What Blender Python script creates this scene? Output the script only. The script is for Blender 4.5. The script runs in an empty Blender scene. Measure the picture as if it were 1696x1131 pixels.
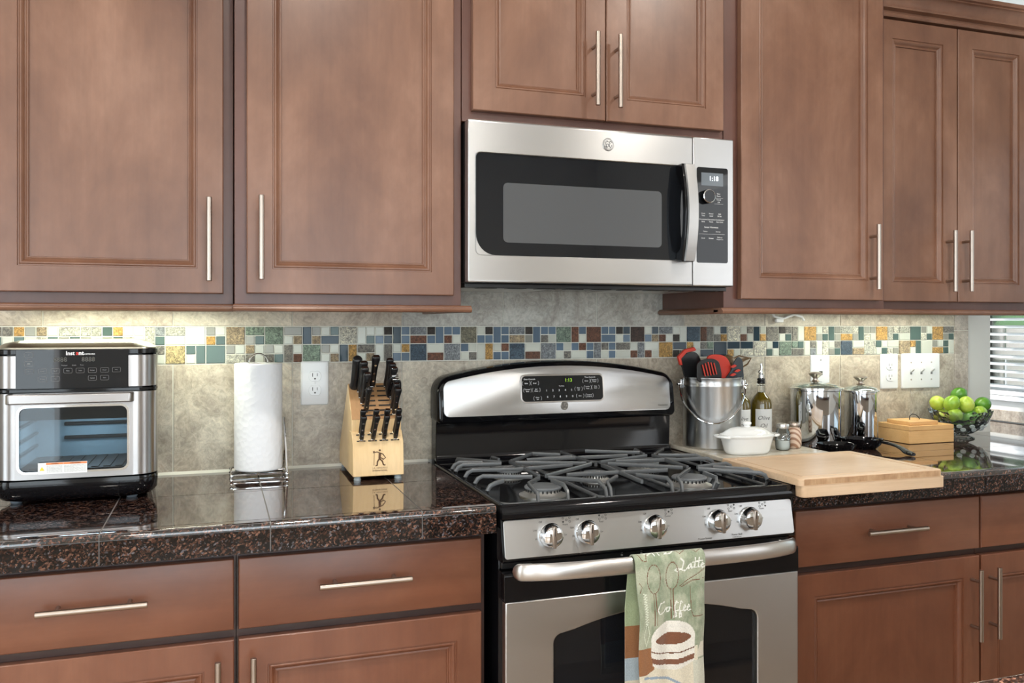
import bpy, bmesh, math, random
from mathutils import Vector, Matrix, noise
random.seed(7)
PI = math.pi
sin, cos = math.sin, math.cos
S = bpy.context.scene
C = S.collection
# World frame: back wall of the kitchen is the plane y = 0, the room lies at negative y.
# All builders below take (X, D, Z) with D = distance out from the back wall, stored as y = -D.

# ---------------------------------------------------------------- camera
cam = bpy.data.objects.new('camera', bpy.data.cameras.new('camera'))
C.objects.link(cam)
cam.location = (-0.5018, -2.444, 1.3094)
cam.rotation_euler = (PI / 2, 0, -0.3306)
cam.data.sensor_width = 36.0
cam.data.lens = 36.0 * 1419.0 / 1696.0
cam.data.shift_y = -27.1 / 1696.0
cam.data.clip_start = 0.05
S.camera = cam

# ---------------------------------------------------------------- world, lights, exposure
S.view_settings.view_transform = 'Standard'
S.view_settings.look = 'None'
S.view_settings.gamma = 1.0
S.view_settings.exposure = -0.12
S.view_settings.use_curve_mapping = False
S.cycles.use_denoising = True
S.cycles.max_bounces = 10
S.cycles.transparent_max_bounces = 12
S.cycles.caustics_refractive = False
S.cycles.sample_clamp_indirect = 6.0
w = bpy.data.worlds.new('sky'); S.world = w
w.use_nodes = True
bg = w.node_tree.nodes['Background']
bg.inputs[0].default_value = (0.80, 0.90, 1.0, 1)
bg.inputs[1].default_value = 3.6


def area(name, loc, rot, sx, sy, power, col=(1, 1, 1)):
    l = bpy.data.lights.new(name, 'AREA')
    l.shape = 'RECTANGLE'; l.size = sx; l.size_y = sy; l.energy = power; l.color = col
    o = bpy.data.objects.new(name, l); C.objects.link(o)
    o.location = loc; o.rotation_euler = rot
    return o


sun = bpy.data.lights.new('sun', 'SUN'); sun.energy = 5.0; sun.angle = 0.02; sun.color = (1.0, .96, .90)
sun_o = bpy.data.objects.new('sun', sun); C.objects.link(sun_o)
sun_o.rotation_euler = (math.radians(-12), math.radians(-35), 0)
# added area lamps at the unseen windows stand in for their daylight
DAY = (0.94, 0.97, 1.0)
area('day_lamp_front_left', (-2.55, -4.93, 1.33), (PI / 2, 0, 0), 2.0, 2.1, 40, DAY)
area('day_lamp_front_middle', (0.0, -4.93, 1.33), (PI / 2, 0, 0), 2.0, 2.1, 40, DAY)
area('day_lamp_right', (2.50, -2.9, 1.65), (0, PI / 2, 0), 1.2, 1.4, 16, DAY)
area('day_lamp_left', (-3.93, -2.6, 1.45), (0, -PI / 2, 0), 1.7, 1.8, 30, DAY)
area('counter_strip_left', (-0.72, -0.15, 1.350), (0, 0, 0), 0.46, 0.03, 3.1, (0.98, 1.0, 0.80))
area('counter_strip_right', (1.62, -0.14, 1.350), (0, 0, 0), 0.70, 0.03, 2.5, (0.98, 1.0, 0.84))


# ---------------------------------------------------------------- materials
def newmat(name):
    m = bpy.data.materials.new(name); m.use_nodes = True
    nt = m.node_tree
    return m, nt, nt.nodes['Principled BSDF']


def simple(name, col, rough=0.5, metal=0.0, coat=0.0, spec=0.5, trans=0.0, ior=1.45, emit=None, es=1.0, sheen=0.0):
    m, nt, b = newmat(name)
    b.inputs['Base Color'].default_value = (*col, 1)
    b.inputs['Roughness'].default_value = rough
    b.inputs['Metallic'].default_value = metal
    b.inputs['Coat Weight'].default_value = coat
    b.inputs['Coat Roughness'].default_value = 0.05
    b.inputs['Specular IOR Level'].default_value = spec
    b.inputs['Transmission Weight'].default_value = trans
    b.inputs['IOR'].default_value = ior
    b.inputs['Sheen Weight'].default_value = sheen
    if emit:
        b.inputs['Emission Color'].default_value = (*emit, 1)
        b.inputs['Emission Strength'].default_value = es
    return m


def N(nt, t, **kw):
    n = nt.nodes.new(t)
    for k, v in kw.items():
        if k in n.inputs: n.inputs[k].default_value = v
        else: setattr(n, k, v)
    return n


def coords(nt, scale=(1, 1, 1), kind='Object'):
    tc = N(nt, 'ShaderNodeTexCoord'); mp = N(nt, 'ShaderNodeMapping')
    mp.inputs['Scale'].default_value = scale
    nt.links.new(tc.outputs[kind], mp.inputs[0])
    return mp.outputs[0]


def worldpos(nt, scale=(1, 1, 1)):
    g = N(nt, 'ShaderNodeNewGeometry'); mp = N(nt, 'ShaderNodeMapping')
    mp.inputs['Scale'].default_value = scale
    nt.links.new(g.outputs['Position'], mp.inputs[0])
    return mp.outputs[0]


def ramp(nt, src, stops, interp='LINEAR'):
    r = N(nt, 'ShaderNodeValToRGB'); r.color_ramp.interpolation = interp
    e = r.color_ramp.elements
    while len(e) < len(stops): e.new(0.5)
    for i, (p, c) in enumerate(stops):
        e[i].position = p; e[i].color = (*c, 1)
    nt.links.new(src, r.inputs[0])
    return r.outputs[0]


def mix(nt, a, b, fac, mode='MIX'):
    n = N(nt, 'ShaderNodeMix'); n.data_type = 'RGBA'; n.blend_type = mode
    for i, v in ((0, fac), (6, a), (7, b)):
        if hasattr(v, 'is_linked'): nt.links.new(v, n.inputs[i])
        elif i == 0: n.inputs[0].default_value = v
        else: n.inputs[i].default_value = (*v, 1)
    return n.outputs[2]


def noisetex(nt, vec, scale, detail=4, rough=0.6, dist=0.0):
    n = N(nt, 'ShaderNodeTexNoise'); n.inputs['Scale'].default_value = scale
    n.inputs['Detail'].default_value = detail; n.inputs['Roughness'].default_value = rough
    n.inputs['Distortion'].default_value = dist
    nt.links.new(vec, n.inputs['Vector'])
    return n.outputs[0]


def bump(nt, b, h, strength=0.2, dist=0.002):
    n = N(nt, 'ShaderNodeBump'); n.inputs['Strength'].default_value = strength
    n.inputs['Distance'].default_value = dist
    nt.links.new(h, n.inputs['Height']); nt.links.new(n.outputs[0], b.inputs['Normal'])


def wood(name, dark, mid, light, horiz=False, rough=0.36, blot=4.0, grain=(55, 55, 2.5)):
    m, nt, b = newmat(name)
    g = grain if not horiz else (grain[2], grain[1], grain[0])
    v1 = worldpos(nt, (1, 1, 0.55) if not horiz else (0.55, 1, 1))
    blotch = noisetex(nt, v1, blot, 6, 0.62, 0.25)
    c1 = ramp(nt, blotch, [(0.27, dark), (0.5, mid), (0.73, light)])
    v2 = worldpos(nt, g)
    gr = noisetex(nt, v2, 1.0, 4, 0.65, 0.25)
    c2 = ramp(nt, gr, [(0.3, (0.80, 0.78, 0.76)), (0.6, (1.04, 1.04, 1.04))])
    c = mix(nt, c1, c2, 0.42, 'MULTIPLY')
    nt.links.new(c, b.inputs['Base Color'])
    b.inputs['Roughness'].default_value = rough
    b.inputs['Coat Weight'].default_value = 0.10
    b.inputs['Coat Roughness'].default_value = 0.22
    bump(nt, b, gr, 0.05, 0.001)
    return m


M = {}
M['wood_up'] = wood('stained maple, vertical grain', (0.105, 0.043, 0.024), (0.178, 0.082, 0.047), (0.262, 0.136, 0.086))
M['wood_low'] = wood('stained maple, lower fronts', (0.105, 0.033, 0.016), (0.165, 0.058, 0.029), (0.225, 0.090, 0.048), True)
M['wood_lowv'] = wood('stained maple, lower doors', (0.105, 0.033, 0.016), (0.165, 0.058, 0.029), (0.225, 0.090, 0.048))
M['wood_frame'] = wood('stained maple, face frames', (0.065, 0.024, 0.017), (0.105, 0.042, 0.029), (0.140, 0.060, 0.042))
M['wood_shadow'] = wood('base frames darkened for gap shade', (0.020, 0.008, 0.006), (0.035, 0.013, 0.009), (0.050, 0.020, 0.014))  # frames darkened to paint in the shadow of drawer and door gaps
M['bamboo'] = wood('bamboo', (0.55, 0.30, 0.11), (0.66, 0.39, 0.16), (0.74, 0.47, 0.21), True, 0.45, 8, (220, 220, 6))
M['board_wood'] = wood('pale maple board', (0.52, 0.34, 0.20), (0.63, 0.44, 0.28), (0.70, 0.52, 0.36), True, 0.5, 5, (140, 140, 5))
M['board_edge'] = wood('end grain of the board', (0.30, 0.16, 0.08), (0.46, 0.28, 0.15), (0.62, 0.42, 0.25), False, 0.5, 30, (420, 420, 14))
M['block_wood'] = wood('light beech', (0.62, 0.42, 0.20), (0.71, 0.50, 0.26), (0.78, 0.58, 0.33), False, 0.42, 6, (150, 150, 5))
M['block_slope'] = wood('beech end grain', (0.33, 0.17, 0.07), (0.42, 0.23, 0.10), (0.50, 0.29, 0.14), False, 0.45, 9, (150, 60, 60))


def granite(name, k=1.0, coat=0.6, spec=0.85, sc=270):
    m, nt, b = newmat(name)
    v = worldpos(nt)
    vo = N(nt, 'ShaderNodeTexVoronoi'); vo.inputs['Scale'].default_value = sc; vo.inputs['Randomness'].default_value = 1
    wv = noisetex(nt, v, 60, 3, 0.6)
    vv = N(nt, 'ShaderNodeVectorMath', operation='MULTIPLY_ADD')
    cmb = N(nt, 'ShaderNodeCombineXYZ')
    for i in range(3): nt.links.new(wv, cmb.inputs[i])
    vv.inputs[1].default_value = (0.02, 0.02, 0.02)
    nt.links.new(cmb.outputs[0], vv.inputs[0]); nt.links.new(v, vv.inputs[2])
    nt.links.new(vv.outputs[0], vo.inputs['Vector'])
    sep = N(nt, 'ShaderNodeSeparateColor'); nt.links.new(vo.outputs['Color'], sep.inputs[0])
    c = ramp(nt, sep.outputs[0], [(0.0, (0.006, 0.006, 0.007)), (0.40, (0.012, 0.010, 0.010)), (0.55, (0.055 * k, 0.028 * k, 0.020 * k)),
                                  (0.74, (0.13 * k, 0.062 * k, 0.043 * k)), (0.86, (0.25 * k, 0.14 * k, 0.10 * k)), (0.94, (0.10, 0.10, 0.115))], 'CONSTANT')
    n2 = noisetex(nt, v, 55, 4, 0.65)
    c2 = ramp(nt, n2, [(0.36, (0.25, 0.22, 0.22)), (0.62, (1.25, 1.15, 1.1))])
    c3 = mix(nt, c, c2, 0.9, 'MULTIPLY')
    nt.links.new(c3, b.inputs['Base Color'])
    b.inputs['Roughness'].default_value = 0.045
    b.inputs['Specular IOR Level'].default_value = spec
    b.inputs['Coat Weight'].default_value = coat
    b.inputs['Coat Roughness'].default_value = 0.03
    return m


M['granite'] = granite('polished brown granite tile')
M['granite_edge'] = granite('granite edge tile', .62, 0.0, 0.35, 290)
M['granite_pink'] = granite('island granite', 2.2)
M['grout_dark'] = simple('grey counter grout', (0.23, 0.22, 0.21), 0.7)
M['grout'] = simple('cream grout', (0.70, 0.69, 0.62), 0.8)


def attrcol(nt, name='col'):
    a = N(nt, 'ShaderNodeAttribute'); a.attribute_name = name
    return a.outputs['Color']


def tile_mat():
    m, nt, b = newmat('stone look wall tile')
    v = worldpos(nt)
    n1 = noisetex(nt, v, 8, 8, 0.74, 1.5)
    c1 = ramp(nt, n1, [(0.25, (0.28, 0.235, 0.19)), (0.45, (0.45, 0.40, 0.33)), (0.6, (0.60, 0.555, 0.47)), (0.78, (0.40, 0.30, 0.225))])
    n2 = noisetex(nt, v, 45, 6, 0.7, 1.5)
    c2 = ramp(nt, n2, [(0.35, (0.66, 0.66, 0.66)), (0.65, (1.18, 1.18, 1.18))])
    c = mix(nt, c1, c2, 0.8, 'MULTIPLY')
    c = mix(nt, c, attrcol(nt), 1.0, 'MULTIPLY')
    nt.links.new(c, b.inputs['Base Color'])
    b.inputs['Roughness'].default_value = 0.36
    bump(nt, b, n2, 0.35, 0.003)
    return m


M['tile'] = tile_mat()


def mos_mat(stone):
    m, nt, b = newmat('mosaic stone piece' if stone else 'mosaic glass piece')
    c = attrcol(nt)
    if stone:
        v = worldpos(nt)
        n1 = noisetex(nt, v, 130, 5, 0.75, 1.4)
        c2 = ramp(nt, n1, [(0.38, (0.32, 0.30, 0.29)), (0.5, (0.9, 0.9, 0.9)), (0.62, (2.0, 1.95, 1.75))])
        c = mix(nt, c, c2, 0.85, 'MULTIPLY')
        b.inputs['Roughness'].default_value = 0.42
        bump(nt, b, n1, 0.7, 0.004)
    else:
        b.inputs['Roughness'].default_value = 0.10
        b.inputs['Specular IOR Level'].default_value = 0.25
    nt.links.new(c, b.inputs['Base Color'])
    return m


M['mos_glass'] = mos_mat(False)
M['mos_stone'] = mos_mat(True)


def steel(name, col=(0.55, 0.55, 0.55), rough=0.30, horiz=True, brush=0.08):
    m, nt, b = newmat(name)
    v = worldpos(nt, (3, 3, 700) if horiz else (700, 700, 3))
    n = noisetex(nt, v, 1.0, 3, 0.6)
    r = N(nt, 'ShaderNodeMapRange'); r.inputs[3].default_value = rough - brush * 0.5; r.inputs[4].default_value = rough + brush
    nt.links.new(n, r.inputs[0]); nt.links.new(r.outputs[0], b.inputs['Roughness'])
    b.inputs['Base Color'].default_value = (*col, 1)
    b.inputs['Metallic'].default_value = 1
    b.inputs['Anisotropic'].default_value = 0.8
    tg = N(nt, 'ShaderNodeCombineXYZ'); tg.inputs[2].default_value = 1.0
    nt.links.new(tg.outputs[0], b.inputs['Tangent'])
    return m


M['steel'] = steel('brushed stainless steel')
M['steel_dark'] = steel('darker brushed steel', (0.40, 0.385, 0.38), 0.28)
M['steel_v'] = steel('brushed stainless steel, vertical brushing', horiz=False)
M['steel_soft'] = steel('satin steel', (0.62, 0.60, 0.58), 0.32, True)
M['nickel'] = simple('satin nickel', (0.43, 0.365, 0.315), 0.32, 1.0)
M['chrome'] = simple('chrome', (0.80, 0.81, 0.82), 0.06, 1.0)
M['mirror_steel'] = simple('mirror polished steel', (0.66, 0.69, 0.73), 0.05, 1.0)
M['black_gloss'] = simple('black enamel', (0.004, 0.004, 0.005), 0.08, spec=0.42)
M['black_glass'] = simple('black glass', (0.008, 0.009, 0.011), 0.03, spec=0.5)
M['black_plastic'] = simple('black plastic', (0.012, 0.012, 0.013), 0.28)
M['black_matte'] = simple('black matte', (0.012, 0.012, 0.012), 0.6)
M['cast_iron'] = simple('cast iron grate', (0.10, 0.105, 0.11), 0.27)
M['burner_cap'] = simple('enamel burner cap', (0.16, 0.17, 0.18), 0.30)
M['aluminium'] = simple('burner aluminium', (0.62, 0.61, 0.58), 0.35, 0.9)
M['white_plastic'] = simple('white plate plastic', (0.70, 0.71, 0.72), 0.25, coat=0.2)
M['white_ceramic'] = simple('white ceramic', (0.80, 0.81, 0.80), 0.12, coat=0.6)
M['white_ink'] = simple('white lettering', (0.80, 0.80, 0.80), 0.5)
M['grey_ink'] = simple('grey lettering', (0.20, 0.20, 0.20), 0.5)
M['dark_ink'] = simple('dark lettering', (0.03, 0.028, 0.026), 0.5)
M['brown_ink'] = simple('burnt mark', (0.10, 0.045, 0.018), 0.6)
M['red_ink'] = simple('red lettering', (0.7, 0.03, 0.02), 0.5)
M['orange_ink'] = simple('orange label band', (0.75, 0.22, 0.06), 0.5)
M['yellow_ink'] = simple('yellow label mark', (0.8, 0.6, 0.05), 0.5)
M['paper_white'] = simple('label paper', (0.75, 0.75, 0.74), 0.6)
M['seg_dim'] = simple('unlit digits', (0.055, 0.052, 0.040), 0.4)
M['green_digit'] = simple('green lit digits', (0.3, 0.6, 0.02), 0.5, emit=(0.55, 1.0, 0.08), es=0.45)
M['white_digit'] = simple('white lit digits', (0.8, 0.85, 0.9), 0.5, emit=(0.85, 0.95, 1.0), es=0.8)
M['lcd'] = simple('grey display', (0.13, 0.15, 0.17), 0.12)
M['mw_mesh'] = simple('screened window', (0.075, 0.078, 0.082), 0.12, spec=0.6)
M['red_silicone'] = simple('red silicone', (0.62, 0.045, 0.025), 0.4)
M['brown_nylon'] = simple('brown nylon', (0.16, 0.095, 0.045), 0.35)
M['paint'] = simple('greige wall paint', (0.62, 0.615, 0.58), 0.7)
M['ceiling'] = simple('white ceiling paint', (0.82, 0.82, 0.81), 0.8)
M['reflection_cream'] = simple('pale unseen carcass for reflections', (0.70, 0.64, 0.56), 0.45)
M['white_trim'] = simple('white window trim', (0.82, 0.83, 0.83), 0.4)
M['floor'] = wood('oak floor boards', (0.42, 0.30, 0.21), (0.52, 0.39, 0.28), (0.58, 0.45, 0.34), True, 0.35)
M['stone_board'] = None
M['led'] = simple('light strip diffuser', (0.9, 0.95, 0.8), 0.5, emit=(0.95, 1.0, 0.8), es=6)
M['added_lamp'] = simple('added lamp lens', (0.9, 0.9, 0.85), 0.5, emit=(1.0, 0.93, 0.82), es=9)


def marble():
    m, nt, b = newmat('beige stone slab')
    v = worldpos(nt)
    n1 = noisetex(nt, v, 14, 6, 0.7, 1.0)
    c = ramp(nt, n1, [(0.3, (0.42, 0.37, 0.29)), (0.5, (0.58, 0.53, 0.44)), (0.7, (0.68, 0.64, 0.56))])
    nt.links.new(c, b.inputs['Base Color']); b.inputs['Roughness'].default_value = 0.2
    return m


M['stone_board'] = marble()


def paper():
    m, nt, b = newmat('embossed paper towel')
    v = worldpos(nt)
    vo = N(nt, 'ShaderNodeTexVoronoi'); vo.inputs['Scale'].default_value = 75
    nt.links.new(v, vo.inputs['Vector'])
    b.inputs['Base Color'].default_value = (0.72, 0.73, 0.75, 1)
    b.inputs['Roughness'].default_value = 0.95
    bump(nt, b, vo.outputs[0], 0.35, 0.003)
    return m


M['paper'] = paper()


def thin_glass(name, tint=(0.9, 0.95, 0.95), refl=1.0):
    m = bpy.data.materials.new(name); m.use_nodes = True
    nt = m.node_tree; nt.nodes.clear()
    o = N(nt, 'ShaderNodeOutputMaterial'); t = N(nt, 'ShaderNodeBsdfTransparent'); g = N(nt, 'ShaderNodeBsdfGlossy')
    t.inputs[0].default_value = (*tint, 1); g.inputs['Roughness'].default_value = 0.02
    f = N(nt, 'ShaderNodeFresnel'); f.inputs[0].default_value = 1.5
    ms = N(nt, 'ShaderNodeMixShader')
    nt.links.new(f.outputs[0], ms.inputs[0]); nt.links.new(t.outputs[0], ms.inputs[1]); nt.links.new(g.outputs[0], ms.inputs[2])
    nt.links.new(ms.outputs[0], o.inputs[0])
    return m


M['pane'] = thin_glass('window pane glass')
M['oven_glass'] = thin_glass('oven door glass', (0.55, 0.62, 0.66))
M['crystal'] = thin_glass('cut crystal', (0.80, 0.86, 0.86))
M['clear_glass'] = simple('clear glass', (0.95, 0.97, 0.96), 0.01, trans=1.0)
M['oil_glass'] = simple('olive oil in glass', (0.11, 0.075, 0.006), 0.03, coat=1.0)
M['lid_glass'] = thin_glass('lid glass', (0.93, 0.96, 0.95))


def cut_crystal():
    m = bpy.data.materials.new('pressed crystal'); m.use_nodes = True
    nt = m.node_tree; nt.nodes.clear()
    o = N(nt, 'ShaderNodeOutputMaterial'); tr_ = N(nt, 'ShaderNodeBsdfTransparent'); g = N(nt, 'ShaderNodeBsdfGlossy')
    tr_.inputs[0].default_value = (.985, .995, .995, 1); g.inputs['Roughness'].default_value = 0.03
    v = coords(nt)
    vo = N(nt, 'ShaderNodeTexVoronoi'); vo.inputs['Scale'].default_value = 60
    nt.links.new(v, vo.inputs['Vector'])
    bp = N(nt, 'ShaderNodeBump'); bp.inputs['Strength'].default_value = 0.6; bp.inputs['Distance'].default_value = 0.006
    nt.links.new(vo.outputs[0], bp.inputs['Height']); nt.links.new(bp.outputs[0], g.inputs['Normal'])
    f = N(nt, 'ShaderNodeFresnel'); f.inputs[0].default_value = 1.42
    nt.links.new(bp.outputs[0], f.inputs['Normal'])
    ms = N(nt, 'ShaderNodeMixShader')
    df_ = N(nt, 'ShaderNodeBsdfTranslucent'); df_.inputs[0].default_value = (.85, .92, .95, 1)
    dd_ = N(nt, 'ShaderNodeBsdfDiffuse'); dd_.inputs[0].default_value = (.85, .92, .95, 1)
    m0 = N(nt, 'ShaderNodeMixShader'); m0.inputs[0].default_value = .5
    nt.links.new(df_.outputs[0], m0.inputs[1]); nt.links.new(dd_.outputs[0], m0.inputs[2])
    m1 = N(nt, 'ShaderNodeMixShader'); m1.inputs[0].default_value = .045
    nt.links.new(tr_.outputs[0], m1.inputs[1]); nt.links.new(m0.outputs[0], m1.inputs[2])
    nt.links.new(f.outputs[0], ms.inputs[0]); nt.links.new(m1.outputs[0], ms.inputs[1]); nt.links.new(g.outputs[0], ms.inputs[2])
    nt.links.new(ms.outputs[0], o.inputs[0])
    return m


M['crystal'] = cut_crystal()


def lime_mat(name, a, bb, c):
    m, nt, b = newmat(name)
    v = coords(nt)
    n1 = noisetex(nt, v, 22, 4, 0.6)
    col = ramp(nt, n1, [(0.3, a), (0.5, bb), (0.72, c)])
    nt.links.new(col, b.inputs['Base Color']); b.inputs['Roughness'].default_value = 0.22
    n2 = noisetex(nt, v, 500, 2, 0.5)
    bump(nt, b, n2, 0.15, 0.001)
    return m


M['lime_dark'] = lime_mat('dark green lime', (0.045, 0.16, 0.012), (0.075, 0.22, 0.018), (0.13, 0.30, 0.03))
M['lime_mid'] = lime_mat('green lime', (0.14, 0.30, 0.02), (0.24, 0.40, 0.035), (0.36, 0.50, 0.06))
M['lime_light'] = lime_mat('yellow green lime', (0.25, 0.40, 0.03), (0.40, 0.52, 0.06), (0.52, 0.60, 0.10))


def towel_mat():
    m, nt, b = newmat('printed terry cloth')
    v = worldpos(nt)
    n1 = noisetex(nt, v, 380, 3, 0.7)
    c2 = ramp(nt, n1, [(0.3, (0.82, 0.82, 0.82)), (0.7, (1.12, 1.12, 1.12))])
    c = mix(nt, attrcol(nt), c2, 1.0, 'MULTIPLY')
    nt.links.new(c, b.inputs['Base Color']); b.inputs['Roughness'].default_value = 0.95
    b.inputs['Sheen Weight'].default_value = 0.3
    bump(nt, b, n1, 0.6, 0.002)
    return m


M['towel'] = towel_mat()
M['face_col'] = towel_mat()
M['leaf'] = simple('garden foliage', (0.06, 0.14, 0.03), 0.7)
M['fence_wood'] = simple('weathered fence boards', (0.42, 0.34, 0.31), 0.8)
M['lawn'] = simple('garden lawn', (0.10, 0.17, 0.04), 0.9)


def pepper():
    m, nt, b = newmat('pink brown swirled filling')
    v = coords(nt, (1, 1, 1))
    wv = N(nt, 'ShaderNodeTexWave'); wv.inputs['Scale'].default_value = 34; wv.bands_direction = 'DIAGONAL'
    nt.links.new(v, wv.inputs['Vector'])
    c = ramp(nt, wv.outputs[0], [(0.2, (0.30, 0.16, 0.10)), (0.6, (0.62, 0.47, 0.36))])
    nt.links.new(c, b.inputs['Base Color']); b.inputs['Roughness'].default_value = 0.3
    return m


M['pepper'] = pepper()


# ---------------------------------------------------------------- mesh builder
def add(a, b): return tuple(p + q for p, q in zip(a, b))


class MB:
    def __init__(s):
        s.v, s.f, s.m, s.c = [], [], [], []
        s.mi = 0; s.col = (1, 1, 1)

    def face(s, idx):
        s.f.append(tuple(idx)); s.m.append(s.mi); s.c.append(s.col)

    def box(s, x0, x1, d0, d1, z0, z1):
        n = len(s.v)
        s.v += [(x, d, z) for x in (x0, x1) for d in (d0, d1) for z in (z0, z1)]
        for q in ((0, 1, 3, 2), (4, 6, 7, 5), (0, 4, 5, 1), (2, 3, 7, 6), (0, 2, 6, 4), (1, 5, 7, 3)):
            s.face([n + i for i in q])
        return s

    def prism(s, pts, axis, a0, a1):
        n = len(s.v); k = len(pts)
        for a in (a0, a1):
            for p, q in pts:
                s.v.append({'x': (a, p, q), 'y': (p, a, q), 'z': (p, q, a)}[axis])
        s.face(range(n, n + k)); s.face(range(n + 2 * k - 1, n + k - 1, -1))
        for i in range(k):
            j = (i + 1) % k
            s.face((n + i, n + j, n + k + j, n + k + i))
        return s

    def loops(s, ls, cap0=True, cap1=True, closed=True):
        n = len(s.v); k = len(ls[0])
        for l in ls: s.v += [tuple(p) for p in l]
        for a in range(len(ls) - 1):
            for i in range(k if closed else k - 1):
                j = (i + 1) % k
                s.face((n + a * k + i, n + a * k + j, n + (a + 1) * k + j, n + (a + 1) * k + i))
        if cap0: s.face(range(n, n + k))
        if cap1: s.face(range(n + len(ls) * k - 1, n + (len(ls) - 1) * k - 1, -1))
        return s

    def lathe(s, prof, cx, cd, seg=32, cap0=True, cap1=True, sx=1.0, sd=1.0, axis='z', base=0.0):
        ls = []
        for r, z in prof:
            if axis == 'z':
                ls.append([(cx + sx * r * cos(2 * PI * i / seg), cd + sd * r * sin(2 * PI * i / seg), z) for i in range(seg)])
            else:  # axis along D: cx, cd = x, z centre; z = D
                ls.append([(cx + r * cos(2 * PI * i / seg), z, cd + r * sin(2 * PI * i / seg)) for i in range(seg)])
        return s.loops(ls, cap0, cap1)

    def tube(s, path, r, seg=10, closed=False, flat=None):
        P = [Vector(p) for p in path]; k = len(P); ls = []
        up = Vector((0, 0, 1)); prev = None
        for i, p in enumerate(P):
            if closed: t = P[(i + 1) % k] - P[(i - 1) % k]
            else: t = P[min(i + 1, k - 1)] - P[max(i - 1, 0)]
            t.normalize()
            if flat:
                side = t.cross(up)
                if side.length < 1e-4: side = prev or Vector((1, 0, 0))
                side.normalize(); u2 = side.cross(t)
                prev = side
                a, b = flat
                ls.append([tuple(p + side * (x * a) + u2 * (y * b)) for x, y in ((-1, -0.7), (-0.7, -1), (0.7, -1), (1, -0.7), (1, 0.7), (0.7, 1), (-0.7, 1), (-1, 0.7))])
            else:
                if prev is None:
                    prev = t.orthogonal().normalized()
                side = (prev - t * prev.dot(t)).normalized(); prev = side
                u2 = side.cross(t)
                rr = r[i] if isinstance(r, (list, tuple)) else r
                ls.append([tuple(p + side * (rr * cos(2 * PI * j / seg)) + u2 * (rr * sin(2 * PI * j / seg))) for j in range(seg)])
        if closed: ls.append(ls[0])
        return s.loops(ls, not closed, not closed)

    def ring(s, outer, inner, d0, d1):
        """plate in the XZ plane with a hole; outer = (x0,x1,z0,z1)"""
        x0, x1, z0, z1 = outer
        cx = sum(p[0] for p in inner) / len(inner); cz = sum(p[1] for p in inner) / len(inner)
        out = []
        for p in inner:
            dx, dz = p[0] - cx, p[1] - cz
            t = 1e9
            if dx > 1e-9: t = min(t, (x1 - cx) / dx)
            if dx < -1e-9: t = min(t, (x0 - cx) / dx)
            if dz > 1e-9: t = min(t, (z1 - cz) / dz)
            if dz < -1e-9: t = min(t, (z0 - cz) / dz)
            out.append([cx + dx * t, cz + dz * t])
        for c in ((x0, z0), (x1, z0), (x1, z1), (x0, z1)):
            i = min(range(len(out)), key=lambda k: (out[k][0] - c[0]) ** 2 + (out[k][1] - c[1]) ** 2)
            out[i] = list(c)
        k = len(inner); n = len(s.v)
        for d in (d0, d1):
            s.v += [(p[0], d, p[1]) for p in out]; s.v += [(p[0], d, p[1]) for p in inner]
        for i in range(k):
            j = (i + 1) % k
            s.face((n + i, n + j, n + k + j, n + k + i))
            s.face((n + 2 * k + i, n + 3 * k + i, n + 3 * k + j, n + 2 * k + j))
            s.face((n + k + i, n + k + j, n + 3 * k + j, n + 3 * k + i))
            s.face((n + i, n + 2 * k + i, n + 2 * k + j, n + j))
        return s

    def sphere(s, c, r, seg=16, rings=10, sc=(1, 1, 1)):
        prof = [(max(1e-4, sin(PI * i / rings)), -cos(PI * i / rings)) for i in range(rings + 1)]
        ls = [[(c[0] + sc[0] * r * a * cos(2 * PI * j / seg), c[1] + sc[1] * r * a * sin(2 * PI * j / seg), c[2] + sc[2] * r * z) for j in range(seg)] for a, z in prof]
        return s.loops(ls)

    def text(s, txt, x, z, d, h=None, w=None, shear=0.0, bold=0.0, align='C', xscale=1.0, slope=0.0):
        vs, fs = text_mesh(txt, shear, bold)
        if not vs: return s
        xs = [p[0] for p in vs]; zs = [p[1] for p in vs]
        x0, x1, z0, z1 = min(xs), max(xs), min(zs), max(zs)
        k = (h / (z1 - z0)) if h else w / (x1 - x0)
        kx = k * xscale if not (h and w) else w / (x1 - x0)
        ox = {'C': (x0 + x1) / 2, 'L': x0, 'R': x1}[align]
        n = len(s.v)
        for p in vs:
            dx = (p[0] - ox) * kx; dz = (p[1] - (z0 + z1) / 2) * k + dx * slope
            dd = d(x + dx, z + dz) if callable(d) else d
            s.v.append((x + dx, dd, z + dz))
        for f in fs: s.face([n + i for i in f])
        return s

    def build(s, name, mats, parent=None, bevel=0.0, seg=2, smooth=35, recalc=True, mirror_y=True, cols=False, subsurf=0):
        me = bpy.data.meshes.new(name)
        off = Vector((0, 0, 0))
        if parent is not None:
            pp = parent
            while pp is not None:
                off += Vector(pp.location); pp = pp.parent
        me.from_pydata([(x - off.x, -d - off.y, z - off.z) for x, d, z in s.v], [], s.f)
        if not isinstance(mats, (list, tuple)): mats = [mats]
        for m in mats: me.materials.append(M[m] if isinstance(m, str) else m)
        for p, mi in zip(me.polygons, s.m): p.material_index = min(mi, len(mats) - 1)
        if cols:
            a = me.color_attributes.new('col', 'FLOAT_COLOR', 'CORNER')
            li = 0
            for p, c in zip(me.polygons, s.c):
                for _ in p.vertices:
                    a.data[li].color = (*c, 1); li += 1
        if recalc:
            bm = bmesh.new(); bm.from_mesh(me)
            bmesh.ops.recalc_face_normals(bm, faces=bm.faces)
            bm.to_mesh(me); bm.free()
        o = bpy.data.objects.new(name, me); C.objects.link(o)
        if parent is not None: o.parent = parent
        if smooth:
            me.shade_smooth(); me.set_sharp_from_angle(angle=math.radians(smooth))
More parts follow.
